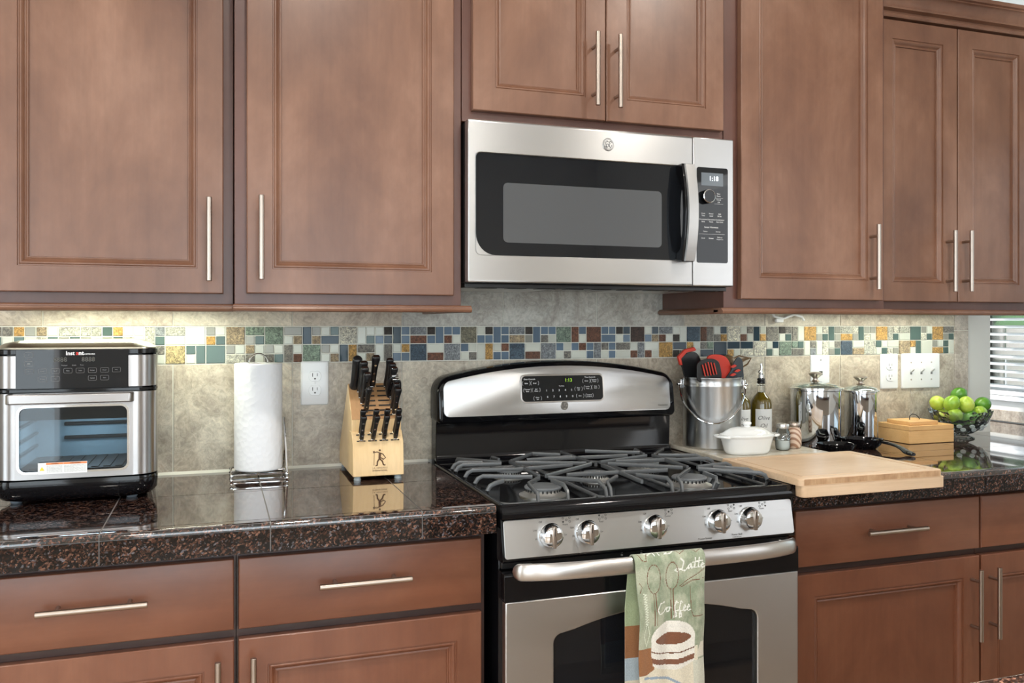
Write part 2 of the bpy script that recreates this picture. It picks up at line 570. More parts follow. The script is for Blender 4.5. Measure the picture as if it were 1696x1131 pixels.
        if bevel:
            b = o.modifiers.new('bevel', 'BEVEL'); b.width = bevel; b.segments = seg; b.limit_method = 'ANGLE'
            b.angle_limit = math.radians(40)
        if subsurf:
            b = o.modifiers.new('sub', 'SUBSURF'); b.levels = subsurf; b.render_levels = subsurf
        return o


_tc = {}


def text_mesh(txt, shear, bold):
    key = (txt, shear, bold)
    if key in _tc: return _tc[key]
    cu = bpy.data.curves.new('t', 'FONT'); cu.body = txt; cu.shear = shear; cu.offset = bold; cu.resolution_u = 3
    ob = bpy.data.objects.new('t', cu); C.objects.link(ob)
    dg = bpy.context.evaluated_depsgraph_get(); dg.update()
    me = ob.evaluated_get(dg).to_mesh()
    r = ([(v.co.x, v.co.y) for v in me.vertices], [tuple(p.vertices) for p in me.polygons])
    ob.evaluated_get(dg).to_mesh_clear()
    bpy.data.objects.remove(ob); bpy.data.curves.remove(cu)
    _tc[key] = r
    return r


def thing(name, label, cat, loc, group=None, rot=(0, 0, 0)):
    o = bpy.data.objects.new(name, None); C.objects.link(o)
    o.location = (loc[0], -loc[1], loc[2]); o.rotation_euler = rot
    o.empty_display_size = 0.03
    o['label'] = label; o['category'] = cat
    if group: o['group'] = group
    return o


def tag(o, label, cat, group=None):
    o['label'] = label; o['category'] = cat
    if group: o['group'] = group
    return o


def struct(o): o['kind'] = 'structure'; return o


def dup(root, loc, label=None, rot=None, scale=None):
    r = root.copy(); C.objects.link(r); r.location = (loc[0], -loc[1], loc[2])
    if rot: r.rotation_euler = rot
    if scale: r.scale = scale
    if label: r['label'] = label
    for ch in list(root.children):
        c = ch.copy(); C.objects.link(c); c.parent = r
        for g in list(ch.children):
            d = g.copy(); C.objects.link(d); d.parent = c
    return r


def rrect(x0, x1, z0, z1, r, n=6):
    """rounded rectangle, counter clockwise; r = radius or 4 radii (bl, br, tr, tl)"""
    rs = r if isinstance(r, (list, tuple)) else (r,) * 4
    pts = []
    for (cx, cz, a0, rr) in ((x0 + rs[0], z0 + rs[0], PI, rs[0]), (x1 - rs[1], z0 + rs[1], 1.5 * PI, rs[1]),
                             (x1 - rs[2], z1 - rs[2], 0, rs[2]), (x0 + rs[3], z1 - rs[3], 0.5 * PI, rs[3])):
        for i in range(n + 1):
            a = a0 + 0.5 * PI * i / n
            pts.append((cx + rr * cos(a), cz + rr * sin(a)))
    return pts


def arc(cx, cy, r, a0, a1, n):
    return [(cx + r * cos(a0 + (a1 - a0) * i / n), cy + r * sin(a0 + (a1 - a0) * i / n)) for i in range(n + 1)]


# ---------------------------------------------------------------- the room
WX = 2.223   # where the tiled wall ends
RX = 2.54    # window wall
LX = -4.0; FD = 5.0; CZ = 2.74
struct(MB().box(LX - .1, RX + .1, -0.6, FD + .1, -0.1, 0).build('floor', 'floor'))
struct(MB().box(LX - .1, RX + .1, -0.6, FD + .1, CZ, CZ + 0.1).build('ceiling', 'ceiling'))
wall = struct(MB().box(LX - .1, WX, -0.12, 0, 0, CZ).build('wall_back', 'paint'))
struct(MB().box(WX, RX + .1, -0.60, -0.50, 0, CZ).build('wall_recess', 'paint'))


def wall_x(name, x0, x1, openings, d0, d1):
    b = MB(); z0, z1 = 0, CZ
    cur = d0
    for (a, c, za, zb) in sorted(openings):
        b.box(x0, x1, cur, a, z0, z1); b.box(x0, x1, a, c, z0, za); b.box(x0, x1, a, c, zb, z1); cur = c
    b.box(x0, x1, cur, d1, z0, z1)
    return struct(b.build(name, 'paint'))


def wall_y(name, x0, x1, openings, d0, d1):
    b = MB(); cur = x0
    for (a, c, za, zb) in sorted(openings):
        b.box(cur, a, d0, d1, 0, CZ); b.box(a, c, d0, d1, 0, za); b.box(a, c, d0, d1, zb, CZ); cur = c
    b.box(cur, x1, d0, d1, 0, CZ)
    return struct(b.build(name, 'paint'))


W1 = (-0.44, 1.10, 1.016, 2.05)
W2 = (2.2, 3.6, 1.05, 2.25)
wall_x('wall_right', RX, RX + .1, [W1, W2], -0.5, FD)
wall_x('wall_left', LX - .1, LX, [(1.7, 3.5, 0.6, 2.3)], 0, FD)
wall_y('wall_front', LX, RX, [(-3.55, -1.55, 0.28, 2.38), (-1.0, 1.0, 0.28, 2.38)], FD, FD + .1)


def window_x(idx, x0, x1, dd, n=1):
    a, c, za, zb = dd
    f = MB()
    t = 0.045
    f.box(x0, x1, a, a + t, za, zb); f.box(x0, x1, c - t, c, za, zb)
    f.box(x0, x1, a, c, za, za + t); f.box(x0, x1, a, c, zb - t, zb)
    f.box(x0, x1, (a + c) / 2 - .02, (a + c) / 2 + .02, za, zb)
    fr = struct(f.build('window_%d' % idx, 'white_trim'))
    MB().box((x0 + x1) / 2 - .003, (x0 + x1) / 2 + .003, a + t, c - t, za + t, zb - t).build('pane', 'pane', fr)
    return fr


w1 = window_x(1, RX + 0.055, RX + 0.085, W1)
MB().box(RX - 0.018, RX + 0.055, W1[0], W1[1] + .02, 1.001, 1.020).build('sill', 'white_trim', w1, bevel=.003)
window_x(2, RX + 0.03, RX + 0.07, W2)
window_x(3, LX - 0.07, LX - 0.03, (1.7, 3.5, 0.6, 2.3))


def window_y(idx, x0, x1, za, zb, d0, d1):
    f = MB(); t = .05
    f.box(x0, x0 + t, d0, d1, za, zb).box(x1 - t, x1, d0, d1, za, zb).box(x0, x1, d0, d1, za, za + t).box(x0, x1, d0, d1, zb - t, zb)
    f.box((x0 + x1) / 2 - .025, (x0 + x1) / 2 + .025, d0, d1, za, zb)
    fr = struct(f.build('window_%d' % idx, 'white_trim'))
    MB().box(x0 + t, x1 - t, (d0 + d1) / 2 - .003, (d0 + d1) / 2 + .003, za + t, zb - t).build('pane', 'pane', fr)


window_y(4, -3.55, -1.55, 0.28, 2.38, FD + .03, FD + .07)
window_y(5, -1.0, 1.0, 0.28, 2.38, FD + .03, FD + .07)

# blind on the window
bl = thing('window_blind', 'white slatted blind tilted open in the window right of the lime bowl', 'blind', (RX + .02, 0.33, 1.02))
MB().box(RX + .002, RX + .040, W1[0] + .01, W1[1] - .01, 1.022, 1.040).build('bottom_rail', 'white_trim', bl, bevel=.003)
b = MB()
for k in range(31):
    z = 1.058 + k * 0.0305
    p = [(RX + .004, z - .0045), (RX + .021, z + .0012), (RX + .038, z + .0045), (RX + .038, z + .0065), (RX + .021, z + .0032), (RX + .004, z - .0025)]
    n = len(b.v)
    ls = [[(x, d, zz) for x, zz in p] for d in (W1[0] + .012, W1[1] - .012)]
    b.loops(ls)
b.build('slats', 'white_trim', bl)
MB().box(RX + .002, RX + .040, W1[0] + .01, W1[1] - .01, 2.005, 2.045).build('headrail', 'white_trim', bl)
for d in (W1[0] + .10, W1[0] + .65, W1[1] - .15):
    MB().tube([(RX + .021, d, 1.03), (RX + .021, d, 2.01)], .0012, 6).build('ladder_cord', 'white_trim', bl)

# garden beyond the window
gl = MB().box(RX + .15, 14, -9, 9, -0.45, -0.35).build('lawn', 'lawn'); gl['kind'] = 'stuff'; gl['label'] = 'green lawn of the garden outside'; gl['category'] = 'lawn'
fe = thing('garden_fence', 'weathered board fence seen blurred through the blind', 'fence', (6.2, -2, -0.35))
b = MB()
for k in range(44):
    d = -8.5 + k * .34
    b.box(6.2, 6.225, d, d + .31, -.35, 1.28)
b.build('boards', 'fence_wood', fe)
MB().box(6.16, 6.2, -8.5, 6.4, .1, .18).box(6.16, 6.2, -8.5, 6.4, 1.0, 1.08).build('rail', 'fence_wood', fe)
for k in range(7):
    MB().box(6.08, 6.17, -8 + k * 2.2, -7.91 + k * 2.2, -.35, 1.36).build('post', 'fence_wood', fe)
tr = thing('garden_tree', 'leafy green trees showing above the fence through the blind', 'tree', (8, -3, -0.35))
MB().tube([(8, -3, -.345), (8.05, -3, 1.6), (8, -2.9, 3)], [.14, .11, .07], 10).build('trunk', 'fence_wood', tr)
b = MB()
for k in range(420):
    c = (8 + random.uniform(-.9, .9), -3.4 + random.uniform(-3.6, 4.2), 2.3 + random.uniform(-1.1, 2.2))
    r = random.uniform(.10, .30)
    b.sphere(c, r, 6, 4, (1, random.uniform(.6, 1.2), random.uniform(.5, 1)))
b.build('crown', 'leaf', tr, smooth=0)

# added ceiling lamps, out of view, to brighten the room evenly
for i, (x, d) in enumerate(((-1.6, 1.5), (-0.2, 1.5), (1.2, 1.5), (-0.9, 3.4), (0.9, 3.4))):
    t = thing('added_ceiling_lamp', 'round unseen ceiling lamp added to light the room', 'lamp', (x, d, CZ - .012), 'added ceiling lamps')
    b = MB()
    b.lathe([(.075, CZ - .004), (.095, CZ - .012), (.098, CZ - .001), (.075, CZ - .001)], x, d, 28, False, False)
    b.build('trim_ring', 'white_trim', t)
    MB().lathe([(.074, CZ - .006), (.074, CZ - .001)], x, d, 28).build('lens', 'added_lamp', t)
    l = area('added_lamp_light', (x, -d, CZ - .02), (0, 0, 0), .14, .14, 15, (1, .93, .84))
    l.data.shape = 'DISK'; l.parent = None

# ---------------------------------------------------------------- backsplash
P = 0.3072
TZ0, MZ0, MZ1 = 0.917, 1.2055, 1.3056
X_END = 2.044
b = MB()
b.box(-3.0, WX - .111 + .0, 0.0005, 0.004, TZ0, 1.75)
b.build('grout_bed', 'grout', wall)
b = MB()


def tile(b, x0, x1, z0, z1, g=.0014, d=.0072, d0=.003, col=None):
    b.col = col or tuple([random.uniform(.86, 1.1)] * 3)
    c = .0012
    ls = [[(x0 + g, d0, z0 + g), (x1 - g, d0, z0 + g), (x1 - g, d0, z1 - g), (x0 + g, d0, z1 - g)],
          [(x0 + g, d - c, z0 + g), (x1 - g, d - c, z0 + g), (x1 - g, d - c, z1 - g), (x0 + g, d - c, z1 - g)],
          [(x0 + g + c, d, z0 + g + c), (x1 - g - c, d, z0 + g + c), (x1 - g - c, d, z1 - g - c), (x0 + g + c, d, z1 - g - c)]]
    b.loops(ls, False, True)


tints = [(1.0, .98, .92), (.94, .93, .90), (.88, .86, .84), (1.02, 1.0, .95), (.92, .87, .82), (.97, .97, .95)]
k = -10
while k * P < X_END:
    x0, x1 = k * P, min((k + 1) * P, X_END)
    for (z0, z1) in ((TZ0, MZ0), (MZ1, MZ1 + P), (MZ1 + P, 1.75)):
        t = random.choice(tints)
        if -0.01 < x0 < 0.9 and z0 > 1.2: t = (.80, .86, .92)  # cooler, dimmer tint paints bluish daylight onto the tiles above the range
        tile(b, x0, x1, z0, z1, col=t)
    k += 1
b.build('wall_tiles', 'tile', wall, cols=True, smooth=0)
b = MB(); z = TZ0
for zz in (1.005, 1.29, 1.56, 1.75):
    tile(b, X_END, X_END + .068, z, zz, col=random.choice([(.98, .93, .90), (.90, .87, .88)])); z = zz
b.build('bullnose_tiles', 'tile', wall, cols=True, smooth=0)
# low tile strip along the window wall and the recess
tt = MB()
tt.col = (.8, .76, .74)
tt.box(RX - .009, RX - .0005, -0.49, 1.3, TZ0, .962)
tt.box(WX + .001, RX - .01, -0.4995, -.491, TZ0, .962)
struct(tt.build('trim_1', 'tile', cols=True, bevel=.002))

# mosaic border
ROW1 = """w gwot m ^ngt n ^gwm <bgm _wtb c <wwt wkBb <bBB -zr >kBB BBrw S wkBB <BBB -zm >kgB BBsw n <rBw r _BBB kbwB R wbBm
^zrw >wkw v |rs wbso c wsrw <bwo s kswt |sw o wcgt <tgg -lo >cgt ggcw o <lct -lw t gwct o ^sgt""".split()
ROW2 = """>twt t _gwl mwsw gwst <swr n gwwm |bo ^swm |ws woBB v -wr z Bwws |wo wrBB v -wr z Bwws _Brw >BBz sBwB -sw >wrz ^wrw
o ^bks _oww _snb b ^bow -bc c wbtw n _nts <wsz |wc wsgt v -wm l twwt ^wcg m >owt w _gwo >ttw""".split()
PRE1 = 'nkwt |sw owgt l <wtg wsgt -lw wgow sstw ogtw mwct ^lgt llgw togt wwcw <lzt -lw'.split()
PRE2 = 'w |gt wlwo m wtgs n -ws wgwt <swt t wogw |ts wlwg o wtsw wsgw M'.split()
PAL = dict(w=(.64, .66, .58), c=(.60, .585, .50), g=(.33, .33, .29), t=(.095, .145, .135), b=(.020, .045, .065), B=(.13, .19, .26),
           k=(.035, .028, .022), o=(.50, .29, .085), r=(.15, .062, .035), R=(.065, .038, .030), s=(.20, .19, .17), S=(.19, .18, .13),
           n=(.20, .27, .215), m=(.36, .28, .18), M=(.42, .34, .18), v=(.055, .09, .13), z=(.22, .24, .26), l=(.46, .46, .40))
GL = 'wgtbB'


def module(b, code, x, z, p):
    h = p / 2
    U = []
    s = code[0]
    if len(code) == 1: U = [(0, 0, 2, 2, code)]
    elif s == '|': U = [(0, 0, 1, 2, code[1]), (1, 0, 1, 2, code[2])]
    elif s == '-': U = [(0, 1, 2, 1, code[1]), (0, 0, 2, 1, code[2])]
    elif s == '^': U = [(0, 1, 2, 1, code[1]), (0, 0, 1, 1, code[2]), (1, 0, 1, 1, code[3])]
    elif s == '_': U = [(0, 1, 1, 1, code[1]), (1, 1, 1, 1, code[2]), (0, 0, 2, 1, code[3])]
    elif s == '<': U = [(0, 0, 1, 2, code[1]), (1, 1, 1, 1, code[2]), (1, 0, 1, 1, code[3])]
    elif s == '>': U = [(0, 1, 1, 1, code[1]), (0, 0, 1, 1, code[2]), (1, 0, 1, 2, code[3])]
    else: U = [(0, 1, 1, 1, code[0]), (1, 1, 1, 1, code[1]), (0, 0, 1, 1, code[2]), (1, 0, 1, 1, code[3])]
    for (i, j, a, c, L) in U:
        q = random.uniform(.88, 1.12)
        b.mi = 0 if L in GL else 1
        tile(b, x + i * h, x + (i + a) * h, z + j * h, z + (j + c) * h, g=.0013, d=.0068 if L in GL else .0078, col=tuple(v * q * .82 for v in PAL[L]))


MP = 0.0505; mx0 = -0.583
b = MB()
for rows, pre, z in ((ROW1, PRE1, MZ0 + .0501), (ROW2, PRE2, MZ0 + .0002)):
    for i, code in enumerate(rows):
        module(b, code, mx0 + i * MP * (X_END - mx0) / (52 * MP), z, MP - .0005)
    for i, code in enumerate(reversed(pre)):
        module(b, code, mx0 - (i + 1) * MP, z, MP - .0005)
b.build('mosaic_border', ['mos_glass', 'mos_stone'], wall, cols=True, smooth=0)
MB().prism([(0.0075, .912), (.013, .914), (.0075, .921)], 'x', -3, .076).build('caulk_line', 'grout', wall)


# ---------------------------------------------------------------- cabinets
def door_mesh(x0, x1, z0, z1, df, fw=.060, th=.02):
    prof = [(0, -th), (0, -.002), (.002, 0), (fw - .003, 0), (fw - .0022, -.003), (fw + .0005, -.003), (fw + .0025, -.0012), (fw + .005, -.0014), (fw + .0085, -.0045), (fw + .0105, -.0085),
            (fw + .0125, -.0100), (fw + .0155, -.0088), (fw + .0175, -.0090), (fw + .0185, -.0135)]
    ls = [[(x0 + a, df + d, z0 + a), (x1 - a, df + d, z0 + a), (x1 - a, df + d, z1 - a), (x0 + a, df + d, z1 - a)] for a, d in prof]
    return MB().loops(ls)


def slab_mesh(x0, x1, z0, z1, df, th=.02):
    prof = [(0, -th), (0, -.004), (.0015, -.001), (.004, 0)]
    ls = [[(x0 + a, df + d, z0 + a), (x1 - a, df + d, z0 + a), (x1 - a, df + d, z1 - a), (x0 + a, df + d, z1 - a)] for a, d in prof]
    return MB().loops(ls)


def handle(parent, x, z, d, L=.192, vert=True, off=.034):
    b = MB(); h = L / 2
    if vert:
        b.tube([(x, d + off, z - h), (x, d + off, z + h)], .0062, 14)
        for s_ in (-1, 1): b.tube([(x, d, z + s_ * (h - .034)), (x, d + off, z + s_ * (h - .034))], .0045, 10)
    else:
        b.tube([(x - h, d + off, z), (x + h, d + off, z)], .0062, 14)
        for s_ in (-1, 1): b.tube([(x + s_ * (h - .034), d, z), (x + s_ * (h - .034), d + off, z)], .0045, 10)
    return b.build('handle', 'nickel', parent, bevel=.0008)


def crown(parent, x0, x1, df, z):
    p = [(df + a, z + c) for a, c in ((-.05, 0), (.024, 0), (.027, .004), (.027, .009), (.019, .013), (.019, .020), (.036, .023), (.037, .028), (.031, .031), (.031, .036), (.034, .046),
                                      (.041, .056), (.051, .062), (.055, .063), (.055, .067), (.063, .069), (.063, .081), (-.05, .081))]
    MB().prism(p, 'x', x0, x1).build('crown_moulding', 'wood_up', parent, smooth=25)


def upper(label, x0, x1, frame, z0, z1, doors, rail=True, over=(0, 0), crown_z=None, crx=None, side_full=(True, True)):
    t = thing('upper_cabinet', label, 'cabinet', ((x0 + x1) / 2, frame / 2, z0))
    MB().box(x0, x1, 0.009, frame, z0, z1).build('carcass', 'wood_frame', t, bevel=.001)
    for (a, c, za, zb, hx, hz) in doors:
        dm = door_mesh(a, c, za, zb, frame + .022).build('door', 'wood_up', t, smooth=25)
        handle(dm, hx, hz, frame + .022)
    if rail:
        q = [(-.022, z0), (.016, z0), (.019, z0 - .003), (.019, z0 - .005), (.023, z0 - .006), (.025, z0 - .010), (.023, z0 - .015), (.019, z0 - .017), (-.022, z0 - .017)]
        b = MB().prism([(frame + a, c) for a, c in q], 'x', x0 - over[0], x1 + over[1])
        for s_, x, o in ((-1, x0, over[0]), (1, x1, over[1])):
            if o > .01:
                b.prism([(x + s_ * (-.02), z0), (x + s_ * .012, z0), (x + s_ * .018, z0 - .006), (x + s_ * .018, z0 - .012), (x + s_ * .012, z0 - .017), (x + s_ * (-.02), z0 - .017)], 'y', .012 if side_full[0 if s_ < 0 else 1] else .325, frame)
        b.build('light_rail', 'wood_up', t, smooth=25)
    if crown_z: crown(t, crx[0], crx[1], frame + .001, crown_z)
    return t


upper('brown wall cabinet at far left, above the air fryer oven', -0.995, -0.4675, .308, 1.358, 2.255, [(-.973, -.490, 1.383, 2.245, -.521, 1.507)],
      crown_z=2.256, crx=(-.995, -.4675))
upper('deeper brown wall cabinet above the paper towel roll and knife block', -0.4655, 0.078, .358, 1.358, 2.43, [(-.439, .054, 1.383, 2.415, -.408, 1.510)],
      over=(0.003, .022), crown_z=2.431, crx=(-.4655, .078))
upper('brown two-door wall cabinet above the microwave', 0.080, 0.840, .358, 1.824, 2.345, [(.103, .4685, 1.850, 2.33, .431, 1.976), (.4715, .842 - .012, 1.850, 2.33, .496, 1.975)],
      rail=False, crown_z=2.346, crx=(.080, .840))
upper('deep single-door brown wall cabinet right of the microwave', 0.8425, 1.4025, .358, 1.358, 2.43, [(.887, 1.381, 1.383, 2.415, 1.334, 1.510)],
      over=(.018, .014), crown_z=2.431, crx=(.8425, 1.4025), side_full=(True, False))
upper('shallower two-door brown wall cabinet above the lime bowl', 1.4045, 2.045, .308, 1.358, 2.256, [(1.405, 1.7185, 1.383, 2.250, 1.675, 1.510), (1.7235, 2.037, 1.383, 2.250, 1.741, 1.511)],
      crown_z=2.257, crx=(1.4045, 2.09))

for lab, x0, x1 in (('slim light strip under the far left cabinet', -.95, -.50), ('slim light strip under the cabinets above the canisters', 1.27, 1.97)):
    t = thing('under_cabinet_light', lab, 'lamp', ((x0 + x1) / 2, .15, 1.3575))
    MB().box(x0, x1, .135, .165, 1.3545, 1.3575).build('housing', 'white_plastic', t)
    MB().box(x0 + .01, x1 - .01, .14, .16, 1.3535, 1.3545).build('diffuser', 'led', t)

# base cabinets
LZ = .10
FB = .588


def base_cab(label, x0, x1, x0d, x1d, hx_side, drawer_h):
    t = thing('base_cabinet', label, 'cabinet', ((x0 + x1) / 2, FB / 2, 0))
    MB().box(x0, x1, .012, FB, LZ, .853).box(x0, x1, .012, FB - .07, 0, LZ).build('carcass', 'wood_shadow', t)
    dr = slab_mesh(x0d, x1d, .688, .833, FB + .022).build('drawer', 'wood_low', t, smooth=25)
    handle(dr, drawer_h, .768, FB + .022, .194, False)
    dm = door_mesh(x0d, x1d, .13, .668, FB + .022).build('door', 'wood_lowv', t, smooth=25)
    handle(dm, (x1d - .031) if hx_side > 0 else (x0d + .028), .541, FB + .022, .196)
    return t


base_cab('brown base cabinet at far left, below the air fryer oven', -.995, -.467, -.985, -.471, 1, -.728)
base_cab('brown base cabinet between the far left one and the range', -.4655, .068, -.462, .056, -1, -.206)
tx = base_cab('brown base cabinet right of the range, below the cutting board', .853, 1.5075, .893, 1.5045, 1, 1.192)
base_cab('brown base cabinet at far right edge, below the lime bowl', 1.5090, 2.20, 1.512, 2.11, -1, 1.81)


# ---------------------------------------------------------------- counters
def counter(name, label, x0, x1, xs, ds, front=.655, endx=None, extra=None):
    t = thing(name, label, 'countertop', ((x0 + x1) / 2, .32, .855))
    g = .0013
    body = MB().box(x0 + .001, x1 - .001, .009, front - .004, .855, .9125)
    if extra: body.box(extra[0] + .001, extra[1] - .001, extra[2] + .001, .009, .855, .9125)
    body.build('grout_bed', 'grout_dark', t)
    b = MB()
    xs = [x0] + [x for x in xs if x0 + .02 < x < x1 - .02] + [x1]
    dd = [.0085] + ds + [front]
    for i in range(len(xs) - 1):
        for j in range(len(dd) - 1):
            a, c, e, f_ = xs[i], xs[i + 1], dd[j], dd[j + 1]
            ga = g if i else 0; gb = g if i < len(xs) - 2 else 0
            if j == len(dd) - 2:   # bullnose edge piece
                r = .010
                pr = [(e + g, .9127), (e + g, .914)] + [(f_ - r + r * sin(q * PI / 10), .914 - r + r * cos(q * PI / 10)) for q in range(6)] + [(f_, .9015), (f_ - .006, .9015), (f_ - .006, .9127)]
                b.prism(pr, 'x', a + ga, c - gb)
                b.mi = 1
                b.box(a + ga, c - gb, front - .0035, front, .8545, .8995)
                b.mi = 0
            else:
                b.box(a + ga, c - gb, e + (g if j else 0), f_ - g, .9127, .914)
    if extra:
        ex0, ex1, ed = extra
        q = sorted([x for x in xs if ex0 < x < ex1] + [ex0, ex1])
        for i in range(len(q) - 1):
            b.box(q[i] + g, q[i + 1] - g, ed + .001, ed + .19, .9127, .914)
            b.box(q[i] + g, q[i + 1] - g, ed + .193, .0072, .9127, .914)
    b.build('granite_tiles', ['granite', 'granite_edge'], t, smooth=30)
    return t


counter('countertop', 'brown speckled granite tile countertop left of the range', -1.6, .0745, [-1.3375, -1.025, -.7145, -.402, -.0905], [.315, .628], .660)
counter('countertop', 'brown speckled granite tile countertop right of the range', .8485, 2.5375, [1.16, 1.472, 1.784, 2.097, 2.41], [.315, .628], .660,
        extra=(WX + .002, 2.5375, -.489))

# island in the foreground
t = thing('kitchen_island', 'island with pinkish speckled granite top at lower right corner', 'island', (0.3, 2.1, 0))
MB().box(.14, 2.1, 1.708, 2.40, .874, .914).build('worktop', 'granite_pink', t, bevel=.006, seg=3)
MB().box(.18, 2.06, 1.745, 2.36, 0.1, .874).box(.22, 2.02, 1.80, 2.30, 0, .1).build('carcass', 'reflection_cream', t, bevel=.002)  # unseen carcass made pale to brighten reflections in the steel oven door



# ---------------------------------------------------------------- emblem helper (round script monogram badge)
def badge(name, parent, x, z, d, r, back='steel_soft', ink='dark_ink', face=True):
    b = MB()
    b.lathe([(r, d - .004), (r, d), (r * .94, d + .0012), (r * .88, d + .0006), (r * .86, d + .0006)], x, z, 36, axis='y')
    o = b.build(name, back, parent)
    b = MB()
    dd = d + .0012

    def st(pts, w_):
        b.tube([(x + p * r, dd, z + q * r) for p, q in pts], w_ * r, 6)
    st([(.78 * cos(a * PI / 18), .78 * sin(a * PI / 18)) for a in range(37)], .025)
    # looping G and E strokes inside the ring
    st([(-.05, .38), (-.25, .50), (-.45, .35), (-.48, .05), (-.40, -.30), (-.18, -.45), (.0, -.30), (.02, -.05), (-.10, .08), (-.30, .02), (-.25, -.12)], .05)
    st([(.48, .30), (.38, .48), (.18, .45), (.12, .25), (.28, .08), (.12, -.02), (.10, -.30), (.30, -.46), (.48, -.32), (.52, -.10)], .05)
    for a in range(4):
        c = a * PI / 2 + PI / 4
        st([(.66 * cos(c - .32), .66 * sin(c - .32)), (.56 * cos(c), .56 * sin(c)), (.66 * cos(c + .32), .66 * sin(c + .32))], .03)
    b.build('monogram', ink, o)
    return o


# ---------------------------------------------------------------- range
RX0, RX1, RC = .0815, .8415, .4615
rg = thing('gas_range', 'stainless and black gas range with five burners', 'stove', (RC, .35, 0))
b = MB()
b.box(RX0 + .004, RX1 - .004, .015, .640, .10, .884)
b.box(RX0 + .03, RX1 - .03, .05, .60, 0, .10)
b.build('body', 'black_gloss', rg, bevel=.002)
# cooktop: raised rim around a recessed pan
b = MB()
out = lambda z, o_: [(RX0 + o_, .060 + o_ * .3, z), (RX1 - o_, .060 + o_ * .3, z), (RX1 - o_, .668 - o_, z), (RX0 + o_, .668 - o_, z)]
b.loops([out(.884, .002), out(.905, 0), out(.912, .001), out(.9155, .005), out(.9150, .012), out(.908, .018), out(.893, .030), out(.890, .05)], True, True)
b.build('cooktop', 'black_gloss', rg, bevel=.003, seg=3)
# curved front lip
b = MB()
pr = [(.655, .9150), (.664, .914), (.672, .909), (.677, .900), (.678, .892), (.676, .886), (.664, .884), (.655, .884)]
b.prism(pr, 'x', RX0 + .001, RX1 - .001)
b.build('front_lip', 'black_gloss', rg, smooth=60)
# control panel
def slope_panel(x0, x1, z0, z1, d0b, d0t, th, r):
    """plate that leans; d at the bottom d0b, at the top d0t"""
    pts = rrect(x0, x1, z0, z1, r, 4)
    f = lambda z: d0b + (d0t - d0b) * (z - z0) / (z1 - z0)
    return MB().loops([[(x, f(z) - th, z) for x, z in pts], [(x, f(z), z) for x, z in pts]])


MB().prism([(.60, .884), (.662, .884), (.664, .880), (.678, .796), (.674, .790), (.60, .790)], 'x', RX0 + .002, RX1 - .002).build('control_panel_housing', 'black_gloss', rg, bevel=.001)
cp = slope_panel(RX0 + .006, RX1 - .006, .800, .8815, .682, .6665, .006, .006).build('control_panel', 'steel', rg, bevel=.001)
pd = lambda x, z: .6825 - (z - .800) * .19
b = MB()
kx = [.196, .285, .4545, .624, .712]
kz = .8435
for i, x in enumerate(kx):
    nm = ('Front', 'Rear', 'Center', 'Rear', 'Front')[i]
    b.text('Off', x - .022, kz + .0295, pd, h=.0042); b.text('Lite', x - .036, kz + .013, pd, h=.0042); b.text('Hi', x - .034, kz - .006, pd, h=.0042)
    b.text('Lo', x + .036, kz - .001, pd, h=.0038)
    b.text(nm, x + .037, kz + .0205, pd, h=.0040)
    for j, (ax, az) in enumerate(((-.008, .004), (-.008, -.004), (0, 0), (.008, .004), (.008, -.004))):
        cx_, cz_ = x + .040 + ax, kz + .030 + az
        on = (j == (1, 0, 2, 3, 4)[i])
        rr = .0022
        n = len(b.v)
        pts = [(cx_ + rr * cos(a * PI / 4), cz_ + rr * sin(a * PI / 4)) for a in range(8)]
        if on:
            b.v += [(p, pd(p, q), q) for p, q in pts]; b.face(range(n, n + 8))
        else:
            b.tube([(p, pd(p, q), q) for p, q in pts], .00035, 4, True)
b.text('Precise Simmer', .585, .8065, pd, h=.0042); b.text('Power Boil', .672, .8095, pd, h=.0045)
b.text('15,000 BTU/hr', .672, .8035, pd, h=.0034)
b.build('lettering', 'dark_ink', cp, recalc=False)
for x in kx:
    d0 = pd(x, kz)
    kb = MB().lathe([(.0275, d0 - .002), (.0275, d0 + .001), (.0262, d0 + .0025), (.0255, d0 + .004), (.0245, d0 + .016), (.022, d0 + .021), (.016, d0 + .024), (.0001, d0 + .0248)], x, kz, 36, axis='y').build('knob', 'chrome', rg)
    g = MB().prism([(x - .0042, kz - .0235), (x + .0042, kz - .0235), (x + .0055, kz), (x + .0042, kz + .0245), (x - .0042, kz + .0245), (x - .0055, kz)], 'y', d0 + .004, d0 + .0285).build('grip', 'nickel', kb, bevel=.0022, seg=3)
    MB().tube([(x, d0 + .0286, kz + .004), (x, d0 + .0286, kz + .020)], .0007, 6).build('pointer', 'dark_ink', kb)
# vent gap under the panel
b = MB()
b.box(RX0 + .006, RX1 - .006, .60, .655, .772, .790)
b.build('vent_trim', 'black_plastic', rg, bevel=.002)
for (a, c) in ((.165, .330), (.600, .765)):
    MB().box(a, c, .655, .668, .7915, .7945).build('vent_slot', 'steel', rg)
b = MB()
for x in (.38, .43):
    for z in (.786, .779): b.lathe([(.0025, .652), (.0025, .657), (.0012, .658)], x, z, 10, axis='y')
b.build('screw', 'steel', rg)
